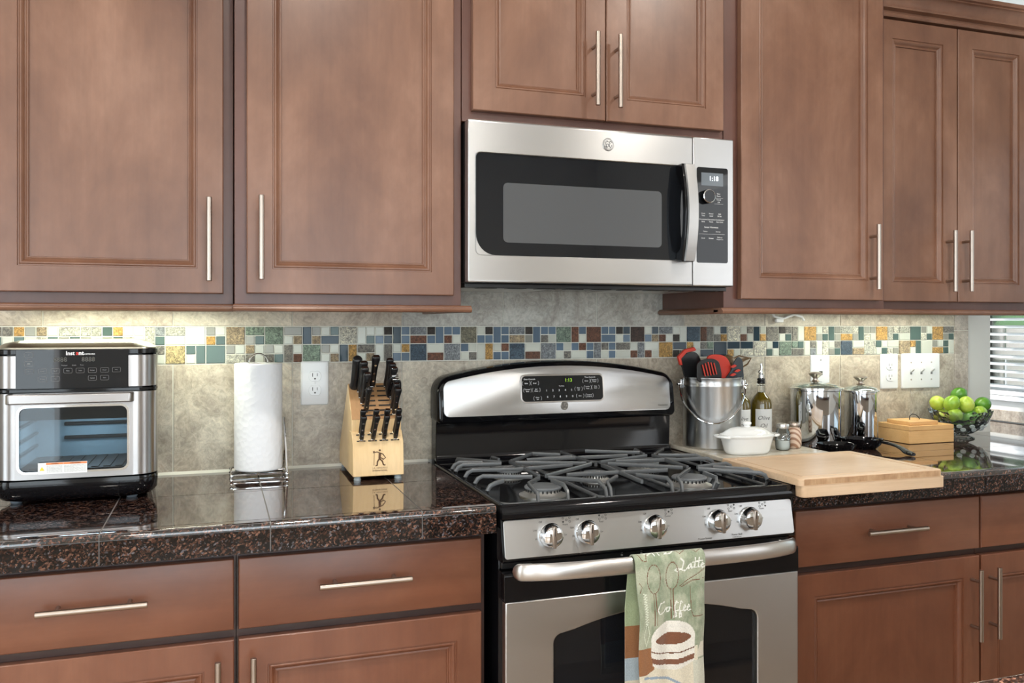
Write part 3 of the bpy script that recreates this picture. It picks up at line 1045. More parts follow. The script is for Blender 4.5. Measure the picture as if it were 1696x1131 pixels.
# oven door
dz0, dz1 = .205, .770
hx0, hx1, hz0, hz1 = .197, .722, .36, .640
arch = [(hx0 + .02, hz0), (hx1 - .02, hz0)]
inner = arc(hx0 + .02, hz0 + .02, .02, PI, 1.5 * PI, 5) + [(hx0 + .02 + (hx1 - hx0 - .04) * i / 10, hz0) for i in range(1, 10)] + arc(hx1 - .02, hz0 + .02, .02, 1.5 * PI, 2 * PI, 5)
inner += [(hx1, hz0 + .02 + (hz1 - .035 - hz0 - .02) * i / 6) for i in range(1, 6)]
inner += arc(hx1 - .022, hz1 - .032, .022, 0, PI * .40, 5)
L = hx1 - hx0 - .06
inner += [(hx1 - .03 - L * i / 22, hz1 - .011 + .036 * (1 - (2 * i / 22 - 1) ** 2)) for i in range(1, 22)]
inner += arc(hx0 + .022, hz1 - .032, .022, PI * .60, PI, 5)
inner += [(hx0, hz1 - .035 - (hz1 - .035 - hz0 - .02) * i / 6) for i in range(1, 6)]
dr = MB().ring((RX0 + .003, RX1 - .003, dz0, .709), inner, .668, .692).build('oven_door', 'steel', rg, bevel=.0025, smooth=40)
MB().prism([(.645, .709), (.645, .770), (.686, .770), (.690, .766), (.691, .7095)], 'x', RX0 + .001, RX1 - .001).build('door_top_band', 'black_gloss', dr, bevel=.001)
MB().box(hx0 - .015, hx1 + .015, .672, .680, hz0 - .015, hz1 + .04).build('door_glass', 'black_glass', dr)
MB().box(RX0 + .003, RX1 - .003, .645, .667, dz0, .709).build('door_back', 'black_matte', dr)
MB().box(RX0 + .003, RX1 - .003, .64, .688, .035, .198).build('warming_drawer', 'steel', rg, bevel=.003)
# handle: bowed bar, thick, rounded ends
hp = []
us = [0, .002, .006, .012, .02, .03] + [.05 + .9 * i / 22 for i in range(23)] + [.97, .98, .988, .994, .998, 1]
for u in us:
    x = RX0 + .015 + u * .722
    bow = 1 - (2 * u - 1) ** 4
    hp.append((x, .704 + .0495 * bow ** .75, .7835 - .004 * (1 - bow)))
b = MB()
ls = []
for i, p in enumerate(hp):
    u = us[i]
    e = min(u, 1 - u)
    k = min(1, math.sqrt(max(0.0, 1 - (1 - min(1, e / .022)) ** 2)) + .05)
    ls.append([(p[0], p[1] + .0115 * k * cos(2 * PI * j / 18), p[2] + .0185 * k * sin(2 * PI * j / 18)) for j in range(18)])
b.loops(ls)
hd = b.build('door_handle', 'steel_soft', dr, smooth=60)
b = MB()
for x in (RX0 + .052, RX1 - .052): b.box(x - .012, x + .012, .690, .718, .774, .792)
b.build('handle_bracket', 'steel_soft', hd, bevel=.003)
# backguard
b = MB()
b.prism([(.012, .884), (.012, 1.05), (.070, 1.05), (.074, 1.034), (.066, 1.028), (.062, .938), (.070, .922), (.082, .9155), (.082, .884)], 'x', RX0 + .004, RX1 - .004)
b.build('backguard', 'black_gloss', rg, bevel=.002)
def podpts(x0, x1, z0, zs, zc, r):
    p = arc(x0 + .016, z0 + .016, .016, PI, 1.5 * PI, 5) + arc(x1 - .016, z0 + .016, .016, 1.5 * PI, 2 * PI, 5)
    p += arc(x1 - r, zs - r, r, 0, PI * .42, 7)
    xr = x1 - r + r * cos(PI * .42); zr = zs - r + r * sin(PI * .42); xl = x0 + x1 - xr
    for i in range(1, 20):
        u = i / 20
        p.append((xr + (xl - xr) * u, zr + (zc - zr) * (1 - (2 * u - 1) ** 2)))
    p += [(x0 + x1 - a, c) for a, c in reversed(arc(x1 - r, zs - r, r, 0, PI * .42, 7))]
    return p


bd = lambda z: .098 - (z - 1.04) * .12
def pod(pts, d_in, d_out):
    cx_, cz_ = RC, 1.11
    ls = []
    for (k, off, dd) in ((1, 0, None), (1, 0, -.010), (.992, 0, -.003), (.982, 0, 0)):
        l = []
        for x, z in pts:
            zz = cz_ + (z - cz_) * (k if k == 1 else 1 - (1 - k) * 4); xx = cx_ + (x - cx_) * k
            l.append((xx, .014 if dd is None else bd(zz) + d_out + dd, zz))
        ls.append(l)
    return MB().loops(ls)


pod(podpts(RX0 + .001, RX1 - .001, 1.030, 1.166, 1.203, .050), 0, 0).build('control_hood', 'black_gloss', rg, smooth=50)
pl = podpts(RX0 + .020, RX1 - .020, 1.049, 1.152, 1.189, .026)
pn = MB().loops([[(x, bd(z) - .004, z) for x, z in pl], [(x, bd(z) + .0018, z) for x, z in pl], [(RC + (x - RC) * .996, bd(z) + .0025, 1.11 + (z - 1.11) * .985) for x, z in pl]]).build('backguard_panel', 'steel', rg, smooth=30)
D0x, D1x, D0z, D1z = .336, .594, 1.086, 1.160
wv = lambda x, z: bd(z) + .0050
def rim(x0, x1, z0, z1, r, o_):
    return rrect(x0 - o_, x1 + o_, z0 - o_, z1 + o_, r + o_, 5)
bz = MB().loops([[(x, bd(z) + .002, z) for x, z in rim(D0x, D1x, D0z, D1z, .012, .005)], [(x, bd(z) + .0045, z) for x, z in rim(D0x, D1x, D0z, D1z, .012, .004)], [(x, bd(z) + .0038, z) for x, z in rim(D0x, D1x, D0z, D1z, .012, .0005)]]).build('display_bezel', 'steel_soft', pn)
ds = MB().loops([[(x, bd(z) + .0035, z) for x, z in rim(D0x, D1x, D0z, D1z, .012, 0)], [(x, bd(z) + .0044, z) for x, z in rim(D0x, D1x, D0z, D1z, .012, 0)]]).build('clock_display', 'black_glass', pn)
b = MB()
gx = lambda px: D0x + (px - 250) / 1230 * (D1x - D0x)
gz = lambda pz, px=850: 1.160 - (pz - (232 - (px - 850) * .004)) / 360 * .074
def lab(txt, px, pz, h): b.text(txt, gx(px), gz(pz), wv, h=h, bold=.01)
lab('Oven Controls', 365, 275, .0042); lab('Time Controls', 1285, 262, .0042)
for txt, px, pz in (('Bake', 315, 333), ('Broil', 442, 333), ('Convect', 330, 418), ('Bake', 330, 446), ('Self', 460, 418), ('Clean', 460, 444), ('Oven', 474, 534), ('Light', 478, 562),
                    ('Clock', 1228, 316), ('Kitchen', 1352, 302), ('Timer', 1352, 328), ('Cooking', 1242, 398), ('Time', 1242, 425), ('Delay', 1368, 396), ('Start', 1368, 420),
                    ('Clear', 1102, 414), ('Off', 1102, 444), ('Start', 1122, 528), ('Control', 1266, 515), ('Lockout', 1266, 540), ('TrueTemp', 843, 382)):
    lab(txt, px, pz, .0036)
for i in range(5):
    lab('12345'[i], 614 + i * 95, 440, .0058); lab('67890'[i], 627 + i * 95, 530, .0058)
for px, pz in ((315, 333), (442, 333), (330, 432), (460, 430), (476, 548), (1228, 316), (1354, 316), (1244, 412), (1366, 408), (1102, 428), (1122, 528), (1266, 528)):
    for s_ in (-1, 1):
        b.tube([(gx(px) + s_ * (.0095 + .0028 * cos(a * PI / 8)), wv(0, gz(pz)), gz(pz) + .0058 * sin(a * PI / 8)) for a in range(-4, 5)], .00035, 4)
b.build('lettering', 'white_ink', ds, recalc=False)
MB().text('1:13', gx(955), gz(298), wv, h=.0100).build('time', 'green_digit', ds, recalc=False)
badge('emblem', pn, .468, 1.0705, bd(1.07) + .0035, .0125)
MB().text('Convection', .795, 1.064, lambda x, z: bd(z) + .0032, h=.0050).build('lettering', 'dark_ink', pn, recalc=False)
# burners
burn = [(.256, .470, .046), (.667, .470, .046), (.4615, .330, .034), (.256, .212, .034), (.672, .215, .040)]
for x, d, r in burn:
    bb = MB().lathe([(r * 1.28, .889), (r * 1.28, .893), (r * 1.05, .897), (r * .92, .903), (r * .92, .9075)], x, d, 36).build('burner', 'aluminium', rg)
    b = MB()
    for k in range(26):
        a = 2 * PI * k / 26
        b.box(x + r * .93 * cos(a) - .0016, x + r * .93 * cos(a) + .0016, d + r * .93 * sin(a) - .0016, d + r * .93 * sin(a) + .0016, .8985, .9072)
    b.build('burner_ports', 'black_matte', bb)
    MB().lathe([(r * .98, .9075), (r * 1.0, .909), (r * 1.0, .9115), (r * .95, .914), (r * .4, .9155), (.001, .9155)], x, d, 36).build('burner_cap', 'burner_cap', bb)
# grates
ZT, ZB = .934, .902
flat = (.0034, .0050)


def grate(x0, x1, bars, risers, rails):
    b = MB()
    d0, d1 = .105, .605
    c = .018
    lp = [(x0 + c, d0), (x1 - c, d0), (x1, d0 + c), (x1, d1 - c), (x1 - c, d1), (x0 + c, d1), (x0, d1 - c), (x0, d0 + c)]
    b.tube([(x, d, ZB) for x, d in lp], .0045, 8, True)
    for p in bars:
        b.tube([(x, d, z) for x, d, z in p], 0, flat=flat)
    for (x, d) in ((x0 + .01, d0 + .01), (x1 - .01, d0 + .01), (x0 + .01, d1 - .01), (x1 - .01, d1 - .01)):
        b.lathe([(.006, .8905), (.005, ZB)], x, d, 10)
    return b.build('grate', 'cast_iron', rg, bevel=0, smooth=50)


SEG = [('L', [(0.135, 0.181), (0.195, 0.202)]) ,
        ('L', [(0.147, 0.22), (0.237, 0.24)]) ,
        ('L', [(0.143, 0.312), (0.257, 0.338), (0.413, 0.315)]) ,
        ('L', [(0.14, 0.403), (0.247, 0.456)]) ,
        ('L', [(0.138, 0.505), (0.161, 0.484)]) ,
        ('-', [(0.269, 0.218), (0.266, 0.451)]) ,
        ('K', [(0.146, 0.105), (0.243, 0.218)]) ,
        ('K', [(0.249, 0.088), (0.252, 0.172)]) ,
        ('-', [(0.275, 0.21), (0.378, 0.095), (0.448, 0.146)]) ,
        ('-', [(0.284, 0.453), (0.464, 0.323)]) ,
        ('F', [(0.282, 0.476), (0.378, 0.558)]) ,
        ('-', [(0.278, 0.236), (0.459, 0.306)]) ,
        ('-', [(0.47, 0.098), (0.472, 0.307)]) ,
        ('-', [(0.328, 0.198), (0.47, 0.185)]) ,
        ('F', [(0.257, 0.475), (0.206, 0.54)]) ,
        ('F', [(0.276, 0.512), (0.28, 0.58)]) ,
        ('-', [(0.34, 0.456), (0.431, 0.446)]) ,
        ('-', [(0.485, 0.349), (0.474, 0.6)]) ,
        ('F', [(0.446, 0.521), (0.39, 0.584)]) ,
        ('F', [(0.675, 0.479), (0.581, 0.582)]) ,
        ('F', [(0.679, 0.543), (0.671, 0.613)]) ,
        ('-', [(0.501, 0.303), (0.675, 0.242)]) ,
        ('-', [(0.512, 0.331), (0.67, 0.455)]) ,
        ('R', [(0.547, 0.305), (0.82, 0.341)]) ,
        ('-', [(0.695, 0.241), (0.683, 0.457)]) ,
        ('R', [(0.714, 0.24), (0.817, 0.279)]) ,
        ('K', [(0.71, 0.227), (0.786, 0.139)]) ,
        ('R', [(0.709, 0.462), (0.812, 0.434)]) ,
        ('R', [(0.751, 0.473), (0.81, 0.535)]) ,
        ('R', [(0.697, 0.487), (0.79, 0.59)]) ,
        ('-', [(0.339, 0.456), (0.613, 0.474)]) ,
        ('F', [(0.504, 0.512), (0.554, 0.578)]) ,
        ('-', [(0.325, 0.2), (0.626, 0.218)]) ,
        ('-', [(0.547, 0.098), (0.69, 0.18)]) ,
        ('K', [(0.702, 0.101), (0.68, 0.217)]) ,]
GR_ = {(.105, .347): [], (.352, .571): [], (.576, .818): []}
for kind, pts in SEG:
    q = [(x - .013, d, ZT) for x, d in pts]
    if kind == 'L': q = [(.105, q[0][1], ZB), (.102, q[0][1], ZB + .015), (.109, q[0][1], ZT - .006), (.121, q[0][1] + .002, ZT)] + q[1:] if len(q) > 1 else q
    elif kind == 'R': q = q[:-1] + [(.802, q[-1][1], ZT), (.814, q[-1][1], ZT - .006), (.821, q[-1][1], ZB + .015), (.818, q[-1][1], ZB)]
    elif kind == 'F': q = [q[0], (q[-1][0], q[-1][1], ZT), (q[-1][0], max(q[-1][1] + .008, .600), ZT - .011), (q[-1][0], .606, ZB)]
    elif kind == 'K':
        a, c = (q[0], q[-1]) if q[0][1] < q[-1][1] else (q[-1], q[0])
        q = [(a[0], .105, ZB), (a[0], .108, ZT - .012), (a[0], max(a[1], .120), ZT), c]
    xm = sum(a[0] for a in q) / len(q)
    key = (.105, .347) if xm < .349 else ((.576, .818) if xm > .580 else (.352, .571))
    GR_[key].append(q)
for key, bars in GR_.items(): grate(key[0], key[1], bars, None, None)

# ---------------------------------------------------------------- microwave
mw = thing('microwave_oven', 'stainless over-the-range microwave oven under the small cabinet', 'microwave', (RC, .2, 1.413))
MB().box(.0825, .8405, .010, .379, 1.414, 1.819).build('body', 'black_plastic', mw, bevel=.003)
DX = .7125
mwz0, mwz1 = 1.4155, 1.8195
dr = MB().ring((.0815, DX, mwz0, mwz1), rrect(.103, .7045, 1.484, 1.738, (.014, .012, .012, .012), 6), .381, .410).build('door', 'steel', mw, bevel=.003, smooth=40)
MB().box(.095, DX - .003, .382, .404, 1.478, 1.745).build('door_glass', 'black_glass', dr)
wdw = rrect(.175, .622, 1.517, 1.667, .012, 6)
b = MB().loops([[(x, .4040, z) for x, z in wdw], [(x, .4045, z) for x, z in wdw]]).build('screened_window', 'mw_mesh', dr)
# pale rounded steel gusset at the lower corners of the window
for s_, x0 in ((1, .1035), (-1, .7040)):
    q = [(x0, 1.4845), (x0 + s_ * .050, 1.4845)] + [(x0 + s_ * (.050 - .050 * sin(a * PI / 20)), 1.4845 + .052 - .052 * cos(a * PI / 20)) for a in range(1, 10)] + [(x0, 1.5365)]
    MB().prism(q, 'y', .4035, .4055).build('corner_plate', 'steel', dr)
# handle
hp = []
for i in range(15):
    u = i / 14
    hp.append((.6865, .440 + .020 * (1 - (2 * u - 1) ** 2), 1.480 + u * .258))
ls = [[(x - .016, d - .003, z), (x - .014, d + .002, z), (x + .014, d + .002, z), (x + .016, d - .003, z), (x + .012, d - .007, z), (x - .012, d - .007, z)] for x, d, z in hp]
hh = MB().loops(ls).build('handle', 'steel_v', dr, smooth=50)
b = MB()
sp = [(.405, 1.478), (.437, 1.478), (.452, 1.55), (.456, 1.61), (.452, 1.67), (.437, 1.740), (.405, 1.740), (.405, 1.715), (.425, 1.705), (.437, 1.66), (.440, 1.61), (.437, 1.56), (.425, 1.513), (.405, 1.503)]
b.prism(sp, 'x', .665, .7005)
b.build('handle_core', 'black_gloss', hh, bevel=.002)
cpn = MB().box(.7145, .8415, .381, .410, mwz0, mwz1).build('control_side', 'steel', mw, bevel=.003)
q = rrect(.7255, .8225, 1.479, 1.7385, .006, 4)
gp = MB().loops([[(x, .4095, z) for x, z in q], [(x, .4112, z) for x, z in q]]).build('control_glass', 'black_glass', cpn)
MB().box(.739, .807, .4111, .4116, 1.689, 1.724).build('display', 'lcd', gp)
MB().text('1:18', .779, 1.709, .4119, h=.013, bold=.02).build('time', 'white_digit', gp, recalc=False)
k_ = MB().lathe([(.0190, .4112), (.0185, .426), (.0170, .4275)], .7545, 1.658, 32, True, True, axis='y').build('dial', 'black_gloss', gp)
MB().lathe([(.0183, .4262), (.0185, .4278), (.0165, .4290), (.0160, .4272)], .7545, 1.658, 32, False, False, axis='y').build('dial_ring', 'chrome', k_)
b = MB(); dd = .4115
for txt, x, z in (('Start', .7935, 1.668), ('Pause', .7935, 1.662), ('Cancel', .7935, 1.652), ('Off', .7935, 1.645), ('Cook', .745, 1.613), ('Time', .745, 1.607), ('Power', .770, 1.613), ('Level', .770, 1.607), ('Add', .796, 1.613), ('30 Sec', .796, 1.607),
                  ('Convection', .745, 1.597), ('Bake', .745, 1.591), ('Convection', .770, 1.597), ('Roast', .770, 1.591), ('Combination', .797, 1.597), ('Fast Cook', .797, 1.591),
                  ('Popcorn', .752, 1.564), ('Beverage', .792, 1.564), ('Cook', .745, 1.546), ('Reheat', .770, 1.546), ('Defrost', .797, 1.549), ('Weight/Time', .797, 1.543)):
    b.text(txt, x, z, dd, h=.0036)
b.text('Sensor Microwave', .770, 1.576, dd, h=.0042, bold=.01)
for x0, x1, z in ((.780, .807, 1.656), (.780, .807, 1.640), (.732, .812, 1.557)): b.box(x0, x1, dd - .0003, dd, z, z + .0004)
b.build('lettering', 'white_ink', gp, recalc=False)
badge('emblem', dr, .462, 1.781, .4115, .0165, 'steel', 'grey_ink')
# underside
b = MB()
for x in (.10, .56): MB().box(x, x + .26, .05, .30, 1.407, 1.414).build('grease_filter', 'aluminium', mw, bevel=.002)
MB().box(.38, .54, .06, .20, 1.409, 1.414).build('lamp_cover', 'lid_glass', mw)
b = MB()
b.box(.083, .841, .33, .375, 1.404, 1.414)
for k in range(9): b.box(.12 + k * .08, .17 + k * .08, .335, .37, 1.4025, 1.4045)
b.build('lower_vent', 'black_plastic', mw, bevel=.001)


# ---------------------------------------------------------------- towel on the oven handle
TW0, TW1 = .356, .530


def towel():
    nu, ns = 150, 330
    zt, dh = .8065, .766     # top of the bar, distance of the front layer
    front_len, back_len = .335, .300
    r = .0165
    cd, cz = .7535, .7835

    def surf(u, s_):
        # s_ : signed length from the top of the bar, + front, - back
        x = TW0 + (TW1 - TW0) * u
        wave = .0042 * sin(u * 9.2 + .6) + .0022 * sin(u * 21 + 1.5)
        q = r * PI / 2 * 1.1
        if abs(s_) < q:
            a = s_ / q * PI / 2
            d = cd + (.0145 + .002) * sin(a); z = cz + (.0215) * cos(a)
        elif s_ > 0:
            t_ = s_ - q
            k = min(1, t_ / .10)
            d = cd + .0165 + wave * k + .004 * k; z = cz - t_
            x = x + (.5 - u) * .010 * k + .0015 * sin(z * 40) * k
        else:
            t_ = -s_ - q
            k = min(1, t_ / .10)
            d = cd - .0165 - .003 * k - wave * .5 * k; z = cz - t_
            x = x - .006 * k + .0  
        return (x, d, z)

    # art strokes in crop pixels of the printed face
    def cr(pts, w_, col): return (pts, w_, col)
    BR = (.16, .07, .035); WH = (.80, .80, .74); CRM = (.74, .68, .54); GR = (.43, .45, .33); GR2 = (.24, .29, .19)
    def spoon(cx_, cy_, rx, ry, tail):
        p = [(cx_ + rx * sin(a * PI / 12), cy_ - ry * cos(a * PI / 12) * (1 if abs(a - 12) > 6 else 1)) for a in range(25)]
        return [(p, 2.6, BR), ([(cx_ - 8, cy_ + ry), (cx_ - 10, tail)], 2.6, BR), ([(cx_ + 8, cy_ + ry), (cx_ + 10, tail)], 2.6, BR)]
    st = []
    st += spoon(255, 300, 52, 105, 640) + spoon(400, 290, 48, 100, 610)
    st += [([(455, 370), (520, 330), (600, 290), (655, 260)], 2.6, BR), ([(470, 375), (560, 335), (650, 330)], 2.6, BR), ([(540, 380), (545, 560), (560, 600), (640, 600)], 2.2, BR),
           ([(560, 645), (640, 650)], 2.2, BR), ([(430, 90), (470, 140), (510, 120), (520, 70)], 2.6, BR), ([(560, 90), (600, 140), (650, 110)], 2.6, BR),
           ([(150, 110), (170, 165), (200, 175), (215, 120)], 2.6, BR), ([(140, 320), (158, 350), (140, 385)], 2.6, BR)]
    W_ = 4.2
    Lt = [[(478, 185), (470, 175), (492, 195), (478, 240), (440, 262), (420, 250), (440, 238), (500, 262), (520, 240)],
          [(545, 215), (528, 225), (525, 248), (540, 245), (550, 215), (553, 248), (565, 240)], [(585, 180), (575, 245), (592, 242)], [(563, 205), (640, 198)],
          [(615, 178), (605, 245), (620, 243)], [(625, 235), (650, 225), (640, 215), (626, 232), (640, 250), (662, 240)]]
    Cf = [[(335, 480), (300, 485), (270, 530), (285, 562), (320, 555), (350, 525)], [(372, 520), (352, 530), (355, 555), (375, 550), (380, 525), (372, 520), (395, 530)],
          [(440, 490), (428, 478), (415, 520), (410, 600), (425, 590), (420, 550), (440, 545)], [(475, 490), (463, 478), (450, 520), (445, 600), (460, 590), (455, 550), (475, 545)],
          [(480, 535), (498, 525), (493, 512), (478, 530), (485, 555), (508, 545)], [(512, 535), (530, 525), (525, 512), (510, 530), (517, 555), (545, 545)]]
    Es = [[(165, 400 + 18 * i), (190, 408 + 18 * i), (170, 416 + 18 * i)] for i in range(13)]
    Of = [[(200, 110), (225, 95), (250, 110), (225, 130), (205, 118)], [(265, 80), (275, 140)], [(255, 110), (290, 105)], [(300, 80), (310, 140)], [(290, 108), (330, 104)], [(345, 100), (375, 120), (350, 135), (400, 130), (440, 98)]]
    for g in Lt + Cf + Of: st.append((g, W_, WH))
    for g in Es: st.append((g, 3.0, (.70, .74, .60)))
    st += [([(175, 640), (155, 700), (180, 780), (205, 700), (190, 640)], 3, (.66, .70, .55))]
    # blue line at the bottom
    blue = [([(165, 1015), (280, 1025), (370, 1050), (450, 1090), (520, 1131)], 9, (.30, .38, .47))]

    def segd(px, py, a, c):
        vx, vy = c[0] - a[0], c[1] - a[1]
        t_ = max(0, min(1, ((px - a[0]) * vx + (py - a[1]) * vy) / (vx * vx + vy * vy + 1e-9)))
        return math.hypot(px - a[0] - t_ * vx, py - a[1] - t_ * vy)
    segs = []
    for pts, w_, col in st + blue:
        for a, c in zip(pts, pts[1:]):
            segs.append((min(a[0], c[0]) - w_ - 1, max(a[0], c[0]) + w_ + 1, min(a[1], c[1]) - w_ - 1, max(a[1], c[1]) + w_ + 1, a, c, w_, col))

    def paint(px, py):
        nz = noise.noise(Vector((px * .012, py * .009, 1.0)))
        nz2 = noise.noise(Vector((px * .05, py * .03, 5.0)))
        t_ = min(1, max(0, .5 + 1.2 * nz + .5 * nz2))
        if px < 215: t_ = max(0, t_ - .35)
        col = tuple(GR[i] * (1 - t_) + GR2[i] * t_ for i in range(3))
        if px > 520: col = tuple(v * .96 for v in col)
        # lower cloth
        yb = 810 if px < 240 else 640
        if py > 800 and px < 245 and py < 990 - max(0, px - 185) * .5: col = (.30, .125, .045)
        elif py > 930 - .12 * abs(px - 560) and px > 560: col = (.62, .62, .52)
        elif py > 940 - max(0, px - 185) * .3 and px < 600: col = CRM
        # cup: white body with rim ellipse
        ex, ey = (px - 398) / 178, (py - 745) / 125
        body = (223 < px < 575) and 740 < py < 985 - ((px - 400) / 178) ** 2 * 60 and px > 223 + max(0, py - 850) * .16 and px < 575 - max(0, py - 880) * .1
        if ex * ex + ey * ey < 1 or body: col = (.80, .77, .70)
        # coffee
        cx_, cy_ = (px - 402) / 146, (py - 752 + (px - 402) * .02) / 45
        if cx_ * cx_ + abs(cy_) ** 1.7 < 1: col = (.20, .075, .035)
        if body:
            sag = 22 * (1 - ((px - 400) / 178) ** 2)
            for a, c, cc in ((822, 828, BR), (872, 908, (.21, .085, .045)), (962, 968, BR)):
                if a + sag * 1.6 < py < c + 3 + sag * 1.6: col = cc
        if px > 590 and 770 < py < 905 and (px - 590) * 1.2 > abs(py - 880) * .5 + 2: col = (.70, .66, .55) if py > 800 else col
        for x0, x1, y0, y1, a, c, w_, cc in segs:
            if x0 < px < x1 and y0 < py < y1 and segd(px, py, a, c) < w_:
                if cc[0] < .2 and (py > 640): continue
                col = cc; break
        return col

    b = MB()
    s0, s1 = -back_len, front_len
    ls = []
    grid = []
    for j in range(ns + 1):
        s_ = s0 + (s1 - s0) * j / ns
        row = [surf(i / nu, s_) for i in range(nu + 1)]
        grid.append(row); b.v += row
    for j in range(ns):
        s_ = s0 + (s1 - s0) * (j + .5) / ns
        for i in range(nu):
            u = (i + .5) / nu
            z = grid[j][i][2]
            if s_ > -.010:
                px = 118 + u * 545
                py = 70 + (s_ + .010) / .315 * 1061
                b.col = paint(px, py)
            else:
                px = 118 + u * 545; py = 70 + (-s_) / .315 * 1061
                if py < 640: b.col = (.36, .43, .25)
                elif py < 880: b.col = (.30, .125, .045)
                elif py < 1050: b.col = (.42, .50, .55)
                else: b.col = CRM
            b.face((j * (nu + 1) + i, j * (nu + 1) + i + 1, (j + 1) * (nu + 1) + i + 1, (j + 1) * (nu + 1) + i))
    o = b.build('dish_towel', 'towel', None, cols=True, smooth=80)
    sm = o.modifiers.new('thick', 'SOLIDIFY'); sm.thickness = .0022; sm.offset = 0
    tag(o, 'green printed coffee cup towel hanging over the oven door handle', 'towel')
    return o


towel()

# ---------------------------------------------------------------- wall plates
CT = .914   # counter top


def plate(name, label, cat, x0, x1, z0, z1):
    t = thing(name, label, cat, ((x0 + x1) / 2, .0074, (z0 + z1) / 2))
    ls = []
    for o_, d in ((0, .0078), (0, .0100), (.0025, .0132), (.006, .0140)):
        ls.append([(x, d, z) for x, z in rrect(x0 + o_, x1 - o_, z0 + o_, z1 - o_, .004, 3)])
    p = MB().loops(ls).build('face_plate', 'white_plastic', t, smooth=30)
    return t, p


def duplex(label, x0, x1, z0, z1):
    t, p = plate('wall_outlet', label, 'outlet', x0, x1, z0, z1)
    cx, cz = (x0 + x1) / 2, (z0 + z1) / 2
    for s_ in (1, -1):
        z = cz + s_ * .0195
        q = [(cx + .0172 * cos(a), z + .0172 * sin(a)) for a in [i * 2 * PI / 28 for i in range(28)]]
        q = [(x, max(z - .0142, min(z + .0142, y))) for x, y in q]
        r = MB().loops([[(x, .0138, y) for x, y in q], [(x, .0162, y) for x, y in q]]).build('receptacle', 'white_plastic', t, bevel=.0006)
        b = MB()
        b.box(cx - .0072, cx - .0054, .0160, .0164, z - .001, z + .0085).box(cx + .0054, cx + .0070, .0160, .0164, z, z + .0080)
        b.lathe([(.0024, .0160), (.0024, .0164)], cx, z - .0068, 14, axis='y')
        b.build('socket_slots', 'dark_ink', r)
    MB().lathe([(.003, .0138), (.003, .0148), (.0015, .0152)], cx, cz, 14, axis='y').build('screw', 'white_plastic', t)


duplex('white duplex outlet between the paper towel and knife block', -.285, -.209, 1.087, 1.209)
duplex('white duplex outlet left of the triple light switch', 1.706, 1.782, 1.084, 1.208)
t, p = plate('phone_jack_plate', 'white single phone jack plate behind the larger steel canister', 'wall plate', 1.411, 1.488, 1.084, 1.207)
MB().box(1.4425, 1.4565, .0138, .0146, 1.139, 1.152).build('jack', 'dark_ink', t)
for z in (1.190, 1.101): MB().lathe([(.003, .0138), (.003, .0146)], 1.4495, z, 12, axis='y').build('screw', 'grey_ink', t)
t, p = plate('light_switch', 'white triple toggle light switch plate above the lime bowl', 'light switch', 1.798, 1.971, 1.083, 1.208)
for i in range(3):
    x = 1.8845 + (i - 1) * .046
    MB().box(x - .0052, x + .0052, .0132, .0144, 1.133, 1.158).build('toggle_slot', 'white_plastic', t)
    MB().prism([(.0135, 1.140), (.0135, 1.152), (.0275, 1.160), (.0295, 1.157), (.0285, 1.151)], 'x', x - .0042, x + .0042).build('toggle', 'white_plastic', t, bevel=.001)
    MB().prism([(.0138, 1.1335), (.0146, 1.1335), (.0146, 1.140), (.0138, 1.140)], 'x', x - .0045, x + .0045).build('toggle_shadow_gap', 'grey_ink', t)
    for z in (1.176, 1.115): MB().lathe([(.0028, .0138), (.0028, .0146)], x, z, 12, axis='y').build('screw', 'nickel', t)

# little beige cord clip and puck hanging under the right hand cabinet
t = thing('cord_clip', 'small beige cord clip stuck under the cabinet above the canisters', 'clip', (1.33, .08, 1.33))
MB().tube([(1.235, .03, 1.357), (1.25, .03, 1.338), (1.285, .03, 1.331), (1.31, .03, 1.339), (1.33, .03, 1.345), (1.36, .03, 1.337), (1.368, .03, 1.325)], .004, 8).build('cord', 'white_plastic', t)
MB().box(1.255, 1.285, .022, .034, 1.318, 1.331).build('clip', 'white_plastic', t, bevel=.003)

# ---------------------------------------------------------------- air fryer oven
af = thing('air_fryer_oven', 'black and steel countertop air fryer oven with digital panel', 'oven', (-.80, .18, CT))
AX0, AX1, AD0, AD1, AR = -.967, -.634, .030, .338, .046


def tap(x, d): return -.8005 + (x + .8005) * (1 - .50 * max(0, .285 - d) - .02)


def footprint(o_=0.0, r=AR, n=8):
    return [(tap(x, d), d) for x, d in rrect(AX0 - o_, AX1 + o_, AD0 - o_, AD1 + o_, (.02, .02, r, r), n)]


# rounded shell (front left open for the door window)
def fp3(z, o_=0.0, r=AR): return [(x, d, z) for x, d in footprint(o_, r)]


MB().loops([fp3(.921, -.022), fp3(.926, -.008), fp3(.938, .002), fp3(.962, .004), fp3(.969, .003)]).build('base', 'black_gloss', af, smooth=60)
b = MB()
for sx in (AX0, AX1):
    k_ = .008 if sx < -.8 else -.008
    b.prism([(tap(sx, AD0), AD0), (tap(sx, .29), .29), (tap(sx, .29) + k_, .29), (tap(sx, AD0) + k_, AD0)], 'z', .969, 1.256)
b.box(AX0 + .03, AX1 - .03, AD0 - .003, AD0 + .004, .969, 1.256)
b.box(AX0 + .03, AX1 - .03, AD0, AD1 - .012, 1.150, 1.254)
b.build('housing', 'black_plastic', af, bevel=.002)
MB().loops([fp3(1.163, .0035), fp3(1.1685, .0035)]).build('seam_band', 'black_gloss', af, smooth=60)


